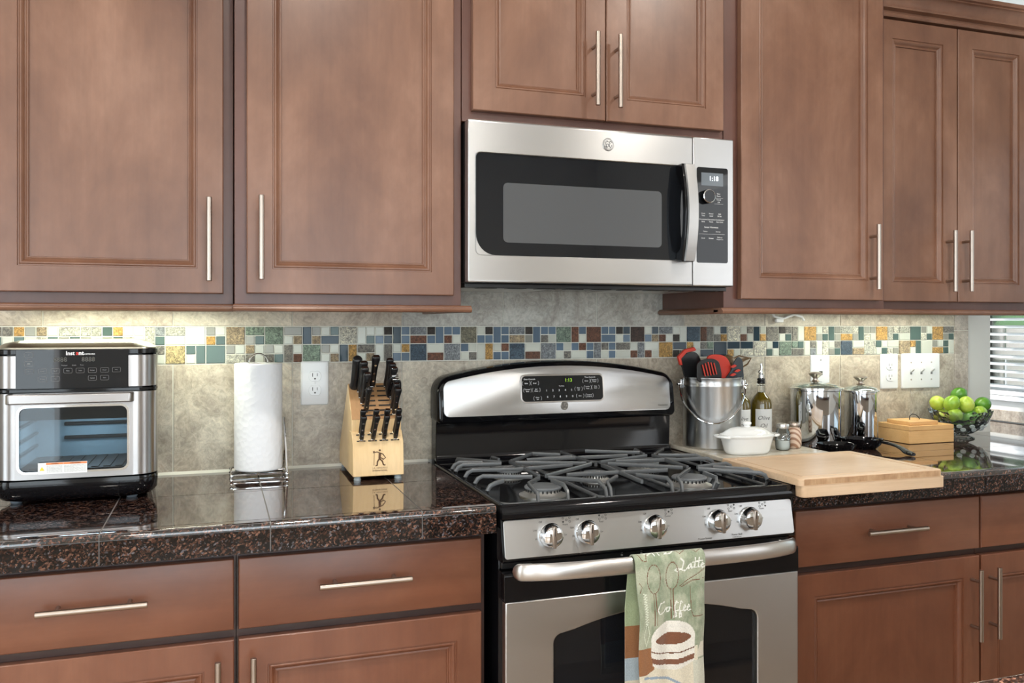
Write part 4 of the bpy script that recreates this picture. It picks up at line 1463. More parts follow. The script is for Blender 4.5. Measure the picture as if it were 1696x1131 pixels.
def wrap(b, side, z0, z1, o_=.0, xin=.0, th=.003, dback=.235):
    """steel skin going from the side round the front corner; side -1 left, +1 right"""
    cx = (AX0 + AR) if side < 0 else (AX1 - AR)
    cd = AD1 - AR
    path = [((AX0 if side < 0 else AX1), dback), ((AX0 if side < 0 else AX1), cd)]
    for i in range(1, 11):
        a = PI - (PI / 2) * i / 10 if side < 0 else (PI / 2) * i / 10
        path.append((cx + AR * cos(a), cd + AR * sin(a)))
    path.append((xin, AD1))
    ls = []
    for i, (x, d) in enumerate(path):
        p0 = path[max(0, i - 1)]; p1 = path[min(len(path) - 1, i + 1)]
        tx, td = p1[0] - p0[0], p1[1] - p0[1]; l = math.hypot(tx, td)
        nx, nd = (-td / l, tx / l) if side < 0 else (td / l, -tx / l)
        if side > 0: nx, nd = -nx if False else nx, nd
        # outward normal: away from the body centre
        if nx * (x + .80) + nd * (d - .18) < 0: nx, nd = -nx, -nd
        x = tap(x, d)
        ls.append([(x + nx * o_, d + nd * o_, z0), (x + nx * (o_ + th), d + nd * (o_ + th), z0 + .001), (x + nx * (o_ + th), d + nd * (o_ + th), z1 - .001), (x + nx * o_, d + nd * o_, z1)])
    b.loops(ls)


b = MB()
wrap(b, -1, .972, 1.161, xin=-.9205); wrap(b, 1, .972, 1.161, xin=-.6805)
b.ring((-.9205, -.6805, .9725, 1.1605), rrect(-.913, -.692, .986, 1.132, .016, 6), AD1 - .008, AD1 + .0028)
adr = b.build('door', 'steel_dark', af, smooth=40)
q = rrect(-.9145, -.6905, .9845, 1.1335, .017, 6); q2 = rrect(-.910, -.695, .989, 1.129, .014, 6)
b = MB(); b.loops([[(x, AD1 + .0005, z) for x, z in q], [(x, AD1 + .0040, z) for x, z in q], [(x, AD1 + .0040, z) for x, z in q2], [(x, AD1 + .0005, z) for x, z in q2]], False, False)
b.build('window_trim', 'chrome', adr)
MB().loops([[(x, AD1 - .006, z) for x, z in q], [(x, AD1 - .003, z) for x, z in q]]).build('window_glass', 'oven_glass', adr)
# cavity
b = MB()
cx0, cx1, cz0, cz1 = -.930, -.672, .972, 1.148
b.box(cx0, cx1, .060, .066, cz0, cz1).box(cx0, cx0 + .004, .066, .326, cz0, cz1).box(cx1 - .004, cx1, .066, .326, cz0, cz1)
b.box(cx0, cx1, .066, .326, cz0, cz0 + .004)
cav = b.build('oven_cavity', simple('blue grey oven liner', (.34, .42, .46), .35, .35, emit=(.5, .62, .7), es=.0), af)
b = MB().box(cx0, cx1, .066, .326, 1.1, cz1)
b.build('heater_cover', 'black_matte', cav)
b = MB()
for z in (1.065, 1.031):
    b.box(-.862, -.700, .066, .078, z - .004, z + .004)
b.build('rack_ridge', 'black_matte', cav, bevel=.002)
b = MB()
for z in (1.015, 1.045, 1.078):
    b.box(cx0 + .003, cx0 + .012, .08, .315, z - .003, z + .003).box(cx1 - .012, cx1 - .003, .08, .315, z - .003, z + .003)
b.build('side_runner', 'black_plastic', cav, bevel=.001)
b = MB().box(cx0 + .01, cx1 - .01, .09, .30, .984, .987)
for k in range(9): b.box(-.90 + k * .025, -.885 + k * .025, .10, .29, .987, .989)
b.build('drip_tray', 'black_matte', cav)
l = area('cavity_light', (-.80, -.19, 1.097), (0, 0, 0), .12, .08, .9, (.80, .92, 1)); l.parent = None  # area light inside the cavity brightens its liner; no bulb is modelled
# door handle bar
b = MB()
path = [(-.932, AD1), (-.932, AD1 + .022), (-.926, AD1 + .030), (-.686, AD1 + .030), (-.680, AD1 + .022), (-.680, AD1)]
b.loops([[(x, d, 1.1385), (x, d - .007 if 0 < i < 5 else d, 1.1385), (x, d - .007 if 0 < i < 5 else d, 1.160), (x, d, 1.160)] for i, (x, d) in enumerate(path)])
b = MB().prism(path + [(-.692, AD1 + .003), (-.694, AD1 + .020), (-.918, AD1 + .020), (-.920, AD1 + .003)], 'z', 1.1385, 1.1600)
b.build('door_handle', 'steel_dark', adr, bevel=.003, seg=3)
# warning label on the glass
lb = MB().box(-.873, -.776, AD1 + .0041, AD1 + .0046, .9835, 1.0085).build('warning_label', 'paper_white', adr)
dd = AD1 + .0049
MB().box(-.857, -.8235, dd - .0004, dd, 1.0040, 1.0080).box(-.8230, -.7765, dd - .0004, dd, 1.0040, 1.0080).build('label_band', 'orange_ink', lb)
b = MB()
b.text('WARNING', -.840, 1.006, dd + .0002, h=.0022, bold=.02); b.text('AVERTISSEMENT', -.799, 1.006, dd + .0002, h=.0022, bold=.02)
for k in range(6):
    z = 1.0012 - k * .0027
    b.text('Do not immerse in water or liquid'[:26 + (k * 5) % 7], -.8405, z, dd, w=.0300, h=.0015)
    b.text('Ne pas plonger dans l eau ou autre'[:27 + (k * 4) % 7], -.8000, z, dd, w=.0430, h=.0015)
b.v += [(-.8700, dd, .9915), (-.8602, dd, .9915), (-.8651, dd, 1.0000)]; 
n = len(b.v)
b.build('lettering', 'dark_ink', lb, recalc=False)
MB().prism([(-.8700, .9915), (-.8602, .9915), (-.8651, 1.0000)], 'y', dd - .0004, dd).build('warning_mark', 'yellow_ink', lb)
# upper control section
for sd, xi in ((-1, -.918), (1, -.6905)):
    b = MB(); wrap(b, sd, 1.171, 1.243, xin=xi); b.build('side_trim', 'steel_dark', af, smooth=40)
    b = MB(); wrap(b, sd, 1.245, 1.256, xin=xi); b.build('top_band', 'black_gloss', af, smooth=40)
pan = MB().box(-.9165, -.692, AD1 - .012, AD1 + .0035, 1.1695, 1.2565).build('control_panel', 'black_glass', af, bevel=.001)
dd = AD1 + .0040
gx = lambda px: -.9165 + (px - 155) / 1180 * .2245
gz = lambda pz: 1.2565 - (pz - 212) / 445 * .087
b = MB()
b.text('Inst', gx(718), gz(258), dd, h=.0088, bold=.025); b.text('nt', gx(832), gz(260), dd, h=.0080, bold=.025); b.text('VORTEX PRO', gx(915), gz(270), dd, h=.0028, bold=.02)
b.build('brand_lettering', 'white_ink', pan, recalc=False)
MB().text('a', gx(789), gz(263), dd, h=.0066, bold=.005).build('brand_lettering', 'red_ink', pan, recalc=False)
MB().text('8888', gx(612), gz(328), dd, h=.0098, bold=.01).text('8888', gx(905), gz(328), dd, h=.0098, bold=.01).build('time_digits', 'seg_dim', pan, recalc=False)
b = MB()
def pill(px, pz, txt):
    cx_, cz_ = gx(px), gz(pz)
    q = rrect(cx_ - .0082, cx_ + .0082, cz_ - .0052, cz_ + .0052, .0018, 3)
    b.tube([(x, dd, z) for x, z in q], .00028, 4, True)
    b.text(txt, cx_, cz_, dd, h=.0024, bold=.01)
for px, txt in zip((298, 430, 562, 692, 820, 948, 1078, 1205), ('Air Fry', 'Roast', 'Broil', 'Bake', 'Toast', 'Reheat', 'Proof', 'Keep')): pill(px, 458 - (px - 298) * .008, txt)
for px, txt in ((430, 'Rotate'), (562, 'Light'), (948, 'Cancel'), (1078, 'Start')): pill(px, 546 - (px - 430) * .01, txt)
pill(290, 274, '+'); pill(290, 372, '-')
b.text('Time', gx(290), gz(322), dd, h=.0024)
b.text('Preheat', gx(655), gz(394), dd, h=.0026); b.text('Cook', gx(757), gz(393), dd, h=.0026); b.text('Turn', gx(838), gz(392), dd, h=.0026)
b.build('lettering', 'grey_ink', pan, recalc=False)
# lid
MB().loops([fp3(1.2565, .001), fp3(1.2600, .000), fp3(1.2690, -.016, .04), fp3(1.2745, -.040, .03), fp3(1.2760, -.060, .02)]).build('lid', simple('champagne steel lid', (.44, .43, .36), .28, 1.0), af, smooth=30)
for x in (-.925, -.690):
    for d in (.06, .287):
        MB().lathe([(.010, CT), (.0125, CT + .003), (.0125, CT + .009)], x, d, 18).build('foot', simple('grey rubber foot', (.16, .19, .22), .5) if x < -.9 and d < .1 else bpy.data.materials['grey rubber foot'], af)

# ---------------------------------------------------------------- paper towel and holder
TX, TD = -.402, .112
ph = thing('paper_towel_holder', 'chrome wire holder standing under the white paper towel roll', 'holder', (TX, TD, CT))
b = MB()
for z in (CT + .0028, CT + .0170):
    h = .068
    q = rrect(TX - h, TX + h, TD - h, TD + h, .008, 3)
    b.tube([(x, d, z) for x, d in q], .0024, 8, True)
b.build('base_frame', 'chrome', ph)
for s1 in (-1, 1):
    for s2 in (-1, 1):
        b = MB().sphere((TX + s1 * .068, TD + s2 * .068, CT + .0045), .0045, 12, 8).sphere((TX + s1 * .068, TD + s2 * .068, CT + .0145), .0045, 12, 8)
        b.build('corner_ball', 'chrome', ph)
MB().tube([(TX - .068, TD, CT + .017), (TX + .068, TD, CT + .017)], .002, 8).tube([(TX, TD - .068, CT + .017), (TX, TD + .068, CT + .017)], .002, 8).build('cross_bar', 'chrome', ph)
MB().tube([(TX - .003, TD, CT + .017), (TX - .003, TD, 1.205)], .003, 8).tube([(TX - .0235 + 0, TD, 1.205), (TX - .0235, TD, 1.213)] + [(TX - .0235 * cos(a * PI / 12), TD, 1.213 + .0215 * sin(a * PI / 12)) for a in range(1, 12)] + [(TX + .0235, TD, 1.213), (TX + .0235, TD, 1.205)], .0024, 8).build('centre_post', 'chrome', ph)
ax = TX + .0685
MB().tube([(ax, TD + .066, CT + .017), (ax - .001, TD + .03, 1.0), (ax - .0035, TD + .012, 1.058), (ax - .004, TD + .006, 1.066), (ax - .0035, TD, 1.058), (ax - .001, TD - .004, 1.0), (ax, TD - .066, CT + .017)], .0023, 8).build('tension_arm', 'chrome', ph)
pt = MB()
R_ = .0605
pt.lathe([(R_ - .003, CT + .021), (R_, CT + .024), (R_, CT + .294), (R_ - .003, CT + .2965), (.022, CT + .2965), (.021, CT + .29), (.021, CT + .03), (.022, CT + .021)], TX, TD, 64, False, False)
ls = []
o = pt.build('paper_towel_roll', 'paper', None, smooth=40)
tag(o, 'white roll of embossed paper towels beside the air fryer oven', 'paper towels')
# closing the lathe loop: the roll is hollow, its cardboard tube inside
tb = MB().lathe([(.0215, CT + .021), (.0215, CT + .2955), (.0195, CT + .2955), (.0195, CT + .021)], TX, TD, 32, False, False)
t2 = tb.build('cardboard_tube', simple('brown cardboard', (.36, .25, .16), .8), o)

# ---------------------------------------------------------------- knife block and knives
KX0, KX1 = -.178, -.050
kb = thing('knife_block', 'pale wooden knife block with stick figure emblem', 'knife block', ((KX0 + KX1) / 2, .14, CT))
z0 = CT + .011
MB().prism([(.004, z0), (.002, .968), (.165, 1.154), (.236, 1.0665), (.236, 1.040), (.205, z0)], 'x', KX0, KX1).build('body', 'block_wood', kb, bevel=.0015)
MB().prism([(.150, z0), (.205, 1.036), (.2385, 1.036), (.2605, 1.008), (.2665, z0)], 'x', KX0 - .0012, KX1 + .0012).build('front_tier', 'block_wood', kb, bevel=.0015)
MB().prism([(.1655, 1.1545), (.2365, 1.0670), (.2355, 1.0662), (.1645, 1.1537)], 'x', KX0 + .001, KX1 - .001).build('slot_face', 'block_slope', kb)
ns_, nc_ = Vector((0, .779, .627)), None   # outward direction of the knives (D, Z)
UP = Vector((0, .640, .768))
b = MB()


def slope_pt(s_, lift=0):  # s_ 0 (top) .. 1 (bottom) on the main slope
    return (.165 + s_ * .0715 + lift * .775, 1.154 - s_ * .0875 + lift * .632)


for i in range(7):
    s_ = .09 + i * .135
    d, z = slope_pt(s_, .0012)
    for xa, xc in ((KX0 + .030, KX0 + .066), (KX1 - .054, KX1 - .020)):
        b.prism([(d - .0013, z + .0016), (d + .0013, z - .0016), (d + .0019, z - .0011), (d - .0007, z + .0021)], 'x', xa, xc)
b.build('slots', 'dark_ink', kb); b = MB()
kxs = [KX0 + .021, KX0 + .050, KX0 + .079, KX0 + .108]
for x in kxs:
    for s_ in (.28, .80):
        d, z = .2385 + s_ * .022, 1.036 - s_ * .028
        b.prism([(d - .0011, z + .0013), (d + .0011, z - .0013), (d + .0019, z - .0007), (d - .0003, z + .0019)], 'x', x - .011, x + .011)
b.build('steak_knife_slots', 'dark_ink', kb)
# emblem and lettering burnt into the front
fd = lambda x, z: .2665 - (z - z0) * .0072 / .09 + .0004 + .0
b = MB()
ex, ez, k = -.1105, .970, .00046
def stick(pts, w_):
    P_ = [(ex + p * k, fd(0, ez + q * k) - .0002, ez + q * k) for p, q in pts]
    b.tube(P_, w_ * k, 5)
for pts, w_ in (([(-38, 40), (-30, 30), (-33, -40)], 1.6), ([(-38, 30), (-15, 34), (0, 28), (18, 20), (32, 0), (18, -8)], 3.6), ([(0, 28), (-2, -2)], 7), ([(-2, -2), (-14, -20), (-16, -40), (-24, -41)], 4.6),
                ([(-2, -2), (14, -18), (20, -38), (30, -39)], 4.6), ([(18, -8), (6, 2)], 3.0), ([(-36, 36), (-28, 38)], 3)):
    stick(pts, w_)
b.lathe([(.0026, fd(0, ez) - .001), (.0026, fd(0, ez) + .0002)], ex, ez + .0195, 14, axis='y')
b.text('J.A. HENCKELS', ex, .9445, lambda x, z: fd(x, z), w=.038); b.text('INTERNATIONAL', ex, .9385, lambda x, z: fd(x, z), w=.038, bold=.02)
b.build('emblem', 'brown_ink', kb, recalc=False)
for x in (KX0 + .012, KX1 - .012):
    for d in (.025, .252):
        MB().lathe([(.0085, CT), (.0095, CT + .003), (.0075, CT + .006), (.0095, CT + .009), (.0095, CT + .012)], x, d, 18).build('foot', simple('clear rubber foot', (.35, .40, .42), .3) if x < -.1 and d < .1 else bpy.data.materials['clear rubber foot'], kb)


def knife(label, cat, L, wd, th, group, name='kitchen_knife', curved=True):
    """built upright at the origin: blade below z=0 inside the block, handle above; wd along X ... th along D"""
    t = thing(name, label, cat, (0, 0, 0), group)
    b = MB()
    ls = []
    for (u, k1, k2) in ((0, .62, .72), (.05, .75, .9), (.2, .72, .95), (.5, .70, .92), (.75, .80, .96), (.90, 1.0, 1), (.97, .95, .95), (1.0, .70, .7)):
        z = .006 + u * (L - .006)
        w2, t2 = wd / 2 * k1, th / 2 * k2
        off = (u - .85) * wd * .2 if curved and u > .85 else 0
        ls.append([(off + x, d, z) for x, d in ((-w2, -t2 * .5), (-w2 * .6, -t2), (w2 * .6, -t2), (w2, -t2 * .5), (w2, t2 * .5), (w2 * .6, t2), (-w2 * .6, t2), (-w2, t2 * .5))])
    b.loops(ls)
    h = b.build('handle', 'black_plastic', t, smooth=60)
    b = MB()
    for u in (.25, .5, .76): b.lathe([(.0028, -th / 2 - .0002), (.0028, th / 2 + .0002)], 0, L * u, 12, axis='y')
    b.build('rivets', 'chrome', h)
    MB().box(-wd * .36, wd * .36, -th * .25, th * .25, L - .001, L + .0006).build('end_cap', 'chrome', h)
    MB().box(-wd * .34, wd * .34, -th * .38, th * .38, .0, .0062).build('bolster', 'chrome', t, bevel=.001)
    MB().box(-wd * .30, wd * .30, -.0006, .0006, -.0012, .0005).build('blade', 'chrome', t)
    return t


tilt = math.radians(40)
stk0 = knife('black handled steak knife in the front tier of the knife block', 'steak knife', .088, .0150, .0105, 'steak knives in the front tier of the block', 'steak_knife')
rows = [('back', .28), ('front', .80)]
cols_ = ['leftmost', 'second', 'third', 'rightmost']
first = True
for rn, s_ in rows:
    for ci, x in enumerate(kxs):
        d, z = .2385 + s_ * .022 + .0018, 1.036 - s_ * .028 + .0018
        lb_ = 'black steak knife, %s in the %s row of the block front tier' % (cols_[ci], rn)
        rot = (tilt, 0, random.uniform(-.05, .05))
        if first:
            stk0.location = (x, -d, z); stk0.rotation_euler = rot; stk0['label'] = lb_; first = False
        else:
            dup(stk0, (x, d, z), lb_, rot)
kn0 = knife('k', 'knife', .108, .021, .0135, 'large knives in the knife block')
spec = [(-.150, .26, 1.00, 'black kitchen knife, uppermost of the stacked left column, behind the sharpening steel'), (-.148, .42, 1.0, 'black kitchen knife with bright spine, second from top in the left column'),
        (-.146, .58, 1.0, 'black kitchen knife, third from top in the left column of the block'), (-.140, .80, .78, 'small black paring knife, lowest in the left column of the block'),
        (-.116, .12, 1.02, 'black kitchen knife standing alone in the middle back of the block'),
        (-.079, .12, .92, 'black kitchen knife, topmost in the right column of the block'), (-.076, .25, .92, 'black kitchen knife, second from top in the right column'), (-.073, .37, .92, 'black kitchen knife, third in the right column, just above the scissors'),
        (-.070, .76, .86, 'black kitchen knife just below the scissors in the right column'), (-.067, .90, .86, 'black kitchen knife, lowest in the right column of the block')]
for i, (x, s_, sc, lb_) in enumerate(spec):
    d, z = slope_pt(s_, .003)
    rot = (tilt, 0, random.uniform(-.06, .06))
    if i == 0:
        kn0.location = (x, -d, z); kn0.rotation_euler = rot; kn0['label'] = lb_; kn0.scale = (sc,) * 3
    else: dup(kn0, (x, d, z), lb_, rot, (sc,) * 3)
# sharpening steel, round black handle at the top left corner
t = thing('sharpening_steel', 'round black handled sharpening steel at the block top left corner', 'sharpener', (0, 0, 0))
MB().lathe([(.009, .0), (.0125, .004), (.0105, .012), (.0115, .05), (.0130, .085), (.0125, .098), (.009, .103), (.0005, .1035)], 0, 0, 22).build('handle', 'black_plastic', t, smooth=60)
MB().lathe([(.0115, -.001), (.0120, .002)], 0, 0, 22).build('guard', 'dark_ink', t)
d, z = slope_pt(.10, .003); t.location = (-.163, -d, z); t.rotation_euler = (tilt, 0, 0)
# kitchen scissors
t = thing('kitchen_scissors', 'black and steel scissors among the right column knives', 'scissors', (0, 0, 0))
for s_ in (-1, 1):
    b = MB(); q = [(s_ * .006 + .0085 * cos(a * PI / 8) * (1 if s_ > 0 else 1), s_ * .0065 + 0, .052 + .036 * sin(a * PI / 8)) for a in range(16)]
    b.tube(q, .0042, 8, True); b.build('finger_loop', 'black_plastic', t, smooth=60)
    MB().box(-.009, .009, s_ * .0065 - .003, s_ * .0065 + .003, .0895, .0935).build('steel_inset', 'chrome', t, bevel=.0012)
    MB().box(-.006, .006, s_ * .004 - .0015, s_ * .004 + .0015, 0, .02).build('blade', 'chrome', t, bevel=.0005)
d, z = slope_pt(.57, .001); t.location = (-.0705, -d, z); t.rotation_euler = (tilt, 0, 0)

# ---------------------------------------------------------------- right hand side of the range
TT = .929   # top of the stone slab
o = MB().box(.868, 1.236, .014, .345, CT + .001, TT).build('stone_slab', 'stone_board', None, bevel=.003)
tag(o, 'beige stone slab under the steel bucket and the white casserole', 'slab')

# wooden cutting board with a lip over the counter edge
cb = thing('cutting_board', 'large pale wooden cutting board hooked over the counter edge', 'cutting board', (1.06, .52, CT))
BX0, BX1, BD0, BD1, BT = .838, 1.284, .350, .700, .9345
def bl_(o_, z, r=.014): return [(x, d, z) for x, d in rrect(BX0 + o_, BX1 - o_, BD0 + o_, BD1 - o_, max(.003, r - o_ * .3), 5)]
MB().loops([bl_(0, .9168), bl_(0, BT - .003), bl_(.0012, BT - .0008), bl_(.003, BT), bl_(.026, BT), bl_(.0275, BT - .003), bl_(.0305, BT - .003), bl_(.032, BT)]).build('board', 'board_wood', cb, smooth=30)
MB().box(BX0 + .012, BX1 - .012, BD1, BD1 + .0008, .9185, BT - .002).build('end_grain_strip', 'board_edge', cb)
q = rrect(BX0 + .007, BX1 + .004, .663 + .008, BD1 + .0016, .010, 5)
MB().loops([[(x, d, .888) for x, d in rrect(BX0 + .009, BX1 + .002, .666, BD1 + .0006, .010, 5)], [(x, d, .8895) for x, d in rrect(BX0 + .007, BX1 + .004, .664, BD1 + .0026, .012, 5)],
            [(x, d, .9165) for x, d in rrect(BX0 + .007, BX1 + .004, .664, BD1 + .0026, .012, 5)]]).build('edge_lip', 'board_wood', cb, smooth=40)

# bucket
bx, bdd, br = .964, .105, .091
bk = thing('steel_bucket', 'brushed steel bucket with bail handle holding kitchen utensils', 'bucket', (bx, bdd, TT))
MB().lathe([(br - .006, TT), (br - .003, TT + .003), (br - .002, TT + .006), (br - .001, 1.118), (br + .0005, 1.121), (br + .0005, 1.125), (br - .001, 1.128), (br, 1.144), (br + .0012, 1.1455), (br + .0012, 1.148), (br - .001, 1.1485),
            (br - .003, 1.146), (br - .004, TT + .01), (.001, TT + .008)], bx, bdd, 64, True, True).build('pail', 'steel_v', bk, smooth=40)
b = MB()
pa = -.50  # bail axis turned a little
ux, ud = cos(pa), -sin(pa); vx, vd = sin(pa), cos(pa)
path = []
for i in range(25):
    a = PI * i / 24
    f_ = sin(a)
    path.append((bx + ux * (-cos(a)) * (br + .010) + vx * f_ * (br + .012), bdd + ud * (-cos(a)) * (br + .010) + vd * f_ * (br + .012) * .98, 1.124 - .112 * f_ ** 1.1))
MB().tube(path, .0028, 10).build('bail', 'chrome', bk)
b = MB()
for s_ in (-1, 1):
    cx_, cd_ = bx + s_ * ux * (br + .004), bdd + s_ * ud * (br + .004)
    b.box(cx_ - .005, cx_ + .005, cd_ - .007, cd_ + .007, 1.110, 1.140)
    b.sphere((bx + s_ * ux * (br + .012), bdd + s_ * ud * (br + .012), 1.124), .0065, 14, 10)
b.build('bail_ear', 'chrome', bk, bevel=.002)


def flat_head(outline, d, th, curve=0.0, holes=()):
    """outline in XZ; head bulges toward the room by curve"""
    if len(outline) >= 7:
        n_ = len(outline); sm = []
        for i in range(n_):
            p0, p1, p2, p3 = outline[i - 1], outline[i], outline[(i + 1) % n_], outline[(i + 2) % n_]
            if i == n_ - 1: sm.append(p1); continue
            for k in range(4):
                u = k / 4
                sm.append(tuple(.5 * (2 * p1[c] + (p2[c] - p0[c]) * u + (2 * p0[c] - 5 * p1[c] + 4 * p2[c] - p3[c]) * u * u + (3 * p1[c] - p0[c] - 3 * p2[c] + p3[c]) * u ** 3) for c in (0, 1)))
        outline = sm
    xs = [p[0] for p in outline]; xm = (min(xs) + max(xs)) / 2; w_ = (max(xs) - min(xs)) / 2
    f = lambda x: d + curve * (1 - ((x - xm) / w_) ** 2)
    return MB().loops([[(x, f(x) - th, z) for x, z in outline], [(x, f(x), z) for x, z in outline]])


def utensil(name, label, cat, outline, d, mat, th=.003, foot=(0, 0), stem_mat='black_plastic', curve=.004, extra=None):
    xm = sum(p[0] for p in outline) / len(outline); zl = min(p[1] for p in outline)
    t = thing(name, label, cat, (xm, d, zl))
    flat_head(outline, d, th, curve).build('head', mat, t, smooth=50, bevel=.0008)
    MB().tube([(xm, d - th / 2, zl + .012), (xm + (foot[0] - xm) * .15, d - th, zl - .03), (foot[0], foot[1], TT + .016)], [.005, .0055, .0055], 10).build('stem', stem_mat, t)
    if extra: extra(t)
    return t


def rot_out(pts, cx_, cz_, a, k=1.0):
    return [(cx_ + k * (p * cos(a) - q * sin(a)), cz_ + k * (p * sin(a) + q * cos(a))) for p, q in pts]


# red edged black turner, far left
def ex1(t):
    MB().loops([[(x, d_, z) for x, z in rot_out([(-.036, .006), (-.034, .034), (-.004, .046), (.030, .040), (.034, .028), (.026, .028), (.0, .034), (-.026, .024), (-.029, .004)], .886, 1.193, .38)] for d_ in (.098, .110)]).build('red_edge', 'red_silicone', t, bevel=.002)
utensil('silicone_turner', 'black turner with red edge, leftmost in the steel bucket', 'spatula', rot_out([(-.022, -.050), (-.031, -.01), (-.032, .020), (-.01, .034), (.020, .032), (.036, .006), (.034, -.050)], .890, 1.190, .20), .102, 'black_plastic', .006, (.925, .09), extra=ex1)
# slotted black turner in front
def ex2(t):
    for k in range(5):
        x = -.020 + k * .010
        MB().loops([[(p, d_, q) for p, q in rot_out([(x - .0016, -.020), (x + .0016, -.020), (x + .0016 - .006, .022 - abs(k - 2) * .003), (x - .0016 - .006, .022 - abs(k - 2) * .003)], .921, 1.176, .12)] for d_ in (.1635, .1662)]).build('slot', 'red_silicone', t)
utensil('slotted_turner', 'black slotted turner with red slots at front of the steel bucket', 'spatula', rot_out([(-.034, -.040), (-.042, -.004), (-.038, .020), (-.012, .030), (.020, .028), (.038, .010), (.038, -.040)], .920, 1.176, .02), .160, 'black_plastic', .004, (.945, .12), extra=ex2)
utensil('red_spatula', 'red rounded silicone spatula in the middle of the steel bucket', 'spatula', rot_out([(-.034, -.044), (-.040, -.006), (-.042, .026), (-.016, .034), (.016, .028), (.036, .008), (.040, -.010), (.028, -.044)], .971, 1.184, -.06), .138, 'red_silicone', .008, (.965, .10), curve=.008)
# brown ladle with a domed bowl
t = thing('soup_ladle', 'brown ladle bowl showing behind the red spatula in the bucket', 'ladle', (1.03, .11, 1.16))
MB().sphere((1.024, .098, 1.186), .034, 24, 14, (1, .6, .85)).build('bowl', 'brown_nylon', t, smooth=60)
MB().tube([(1.020, .096, 1.165), (.985, .095, TT + .016)], .0045, 10).build('stem', 'steel', t)
def ex3(t):
    for (a, c) in ((-.010, .014), (.004, .0), (-.012, -.012)):
        MB().loops([[(1.020 + a + p, d_, 1.168 + c + q) for p, q in ((-.011, -.003), (.0, -.005), (.012, .001), (.005, .005), (-.003, .003))] for d_ in (.1505, .1555)]).build('slot', 'red_silicone', t)
utensil('slotted_spoon', 'dark grey slotted spoon right of the red spatula in the bucket', 'spoon', rot_out([(-.034, -.036), (-.016, -.004), (-.004, .024), (.010, .038), (.026, .026), (.030, -.002), (.026, -.036)], 1.022, 1.172, .0), .145, simple('slate grey nylon', (.045, .055, .065), .35), .005, (.99, .12), extra=ex3)
# bronze fish turner leaning right
t = thing('fish_turner', 'bronze slotted turner leaning out at right of the bucket', 'spatula', (1.07, .06, 1.17))
for k in range(4):
    MB().tube([(1.060, .058, 1.160 + k * .0100), (1.100 - abs(k - 3) * .004, .057, 1.178 + k * .0068), (1.140 - abs(k - 2.6) * .012, .055, 1.193 + k * .0034)], .0022, 6).build('tine', 'brown_nylon', t)
MB().tube([(1.058, .058, 1.156), (1.058, .058, 1.196), (1.095, .057, 1.210), (1.142, .055, 1.201), (1.128, .055, 1.182), (1.095, .057, 1.167), (1.058, .058, 1.156)], .0026, 6).build('rim', 'brown_nylon', t)
MB().tube([(1.060, .058, 1.175), (1.035, .070, 1.15), (.990, .085, TT + .016)], .004, 8).build('stem', 'steel', t)

# olive oil bottles with pourers
def bottle(x, d, label, textx):
    t = thing('oil_bottle', label, 'bottle', (x, d, TT), 'olive oil bottles behind the bucket')
    r = .0335
    MB().lathe([(r - .004, TT), (r, TT + .004), (r, 1.052), (r - .003, 1.066), (r - .011, 1.078), (.0135, 1.088), (.0125, 1.090)], x, d, 40).build('oil_body', 'oil_glass', t, smooth=50)
    nk = MB().lathe([(.0125, 1.090), (.0115, 1.100), (.0115, 1.112), (.014, 1.113), (.014, 1.118), (.0115, 1.119)], x, d, 28).build('neck', 'clear_glass', t, smooth=40)
    MB().lathe([(.010, 1.119), (.013, 1.121), (.013, 1.126), (.010, 1.128), (.013, 1.130), (.0125, 1.135), (.008, 1.137)], x, d, 24).build('stopper', 'black_plastic', t)
    sp = MB().lathe([(.0105, 1.137), (.0105, 1.148), (.005, 1.152), (.0045, 1.160)], x, d, 24).tube([(x, d, 1.156), (x + .001, d, 1.172), (x - .001, d, 1.184)], [.0045, .004, .0032], 12).build('pourer', 'chrome', t)
    MB().sphere((x - .008, d + .003, 1.157), .0055, 12, 8).build('flap_weight', 'chrome', sp)
    lb = MB()
    a0, a1 = -PI / 2 + .95, -PI / 2 + 2.6
    n_ = 14; rr = r + .0006
    ls = []
    # label turned toward the camera side
    for z in (.958, 1.038):
        ls.append([(x + rr * cos(PI / 2 + 1.15 - 2.0 * i / n_), d + rr * sin(PI / 2 + 1.15 - 2.0 * i / n_), z) for i in range(n_ + 1)])
    lb.loops(ls, False, False, closed=False)
    lo = lb.build('label', 'paper_white', t, recalc=False)
    b = MB()
    vs, th0 = 0, PI / 2 + .30
    for txt, z in (('Olive', 1.010), ('Oil', .985)):
        m = MB().text(txt, 0, z, 0, h=.013, shear=.4, bold=-.005)
        n0 = len(b.v)
        for (vx_, _, vz_) in m.v:
            a = th0 - vx_ / rr
            b.v.append((x + (rr + .0004) * cos(a), d + (rr + .0004) * sin(a), vz_))
        for f in m.f: b.face([n0 + i for i in f])
    b.build('lettering', 'dark_ink', lo, recalc=False)
    return t


bottle(1.177, .060, 'olive oil bottle with steel pourer, standing clear right of the bucket', 0)
bottle(1.097, .058, 'olive oil bottle half hidden behind the steel bucket', 0)

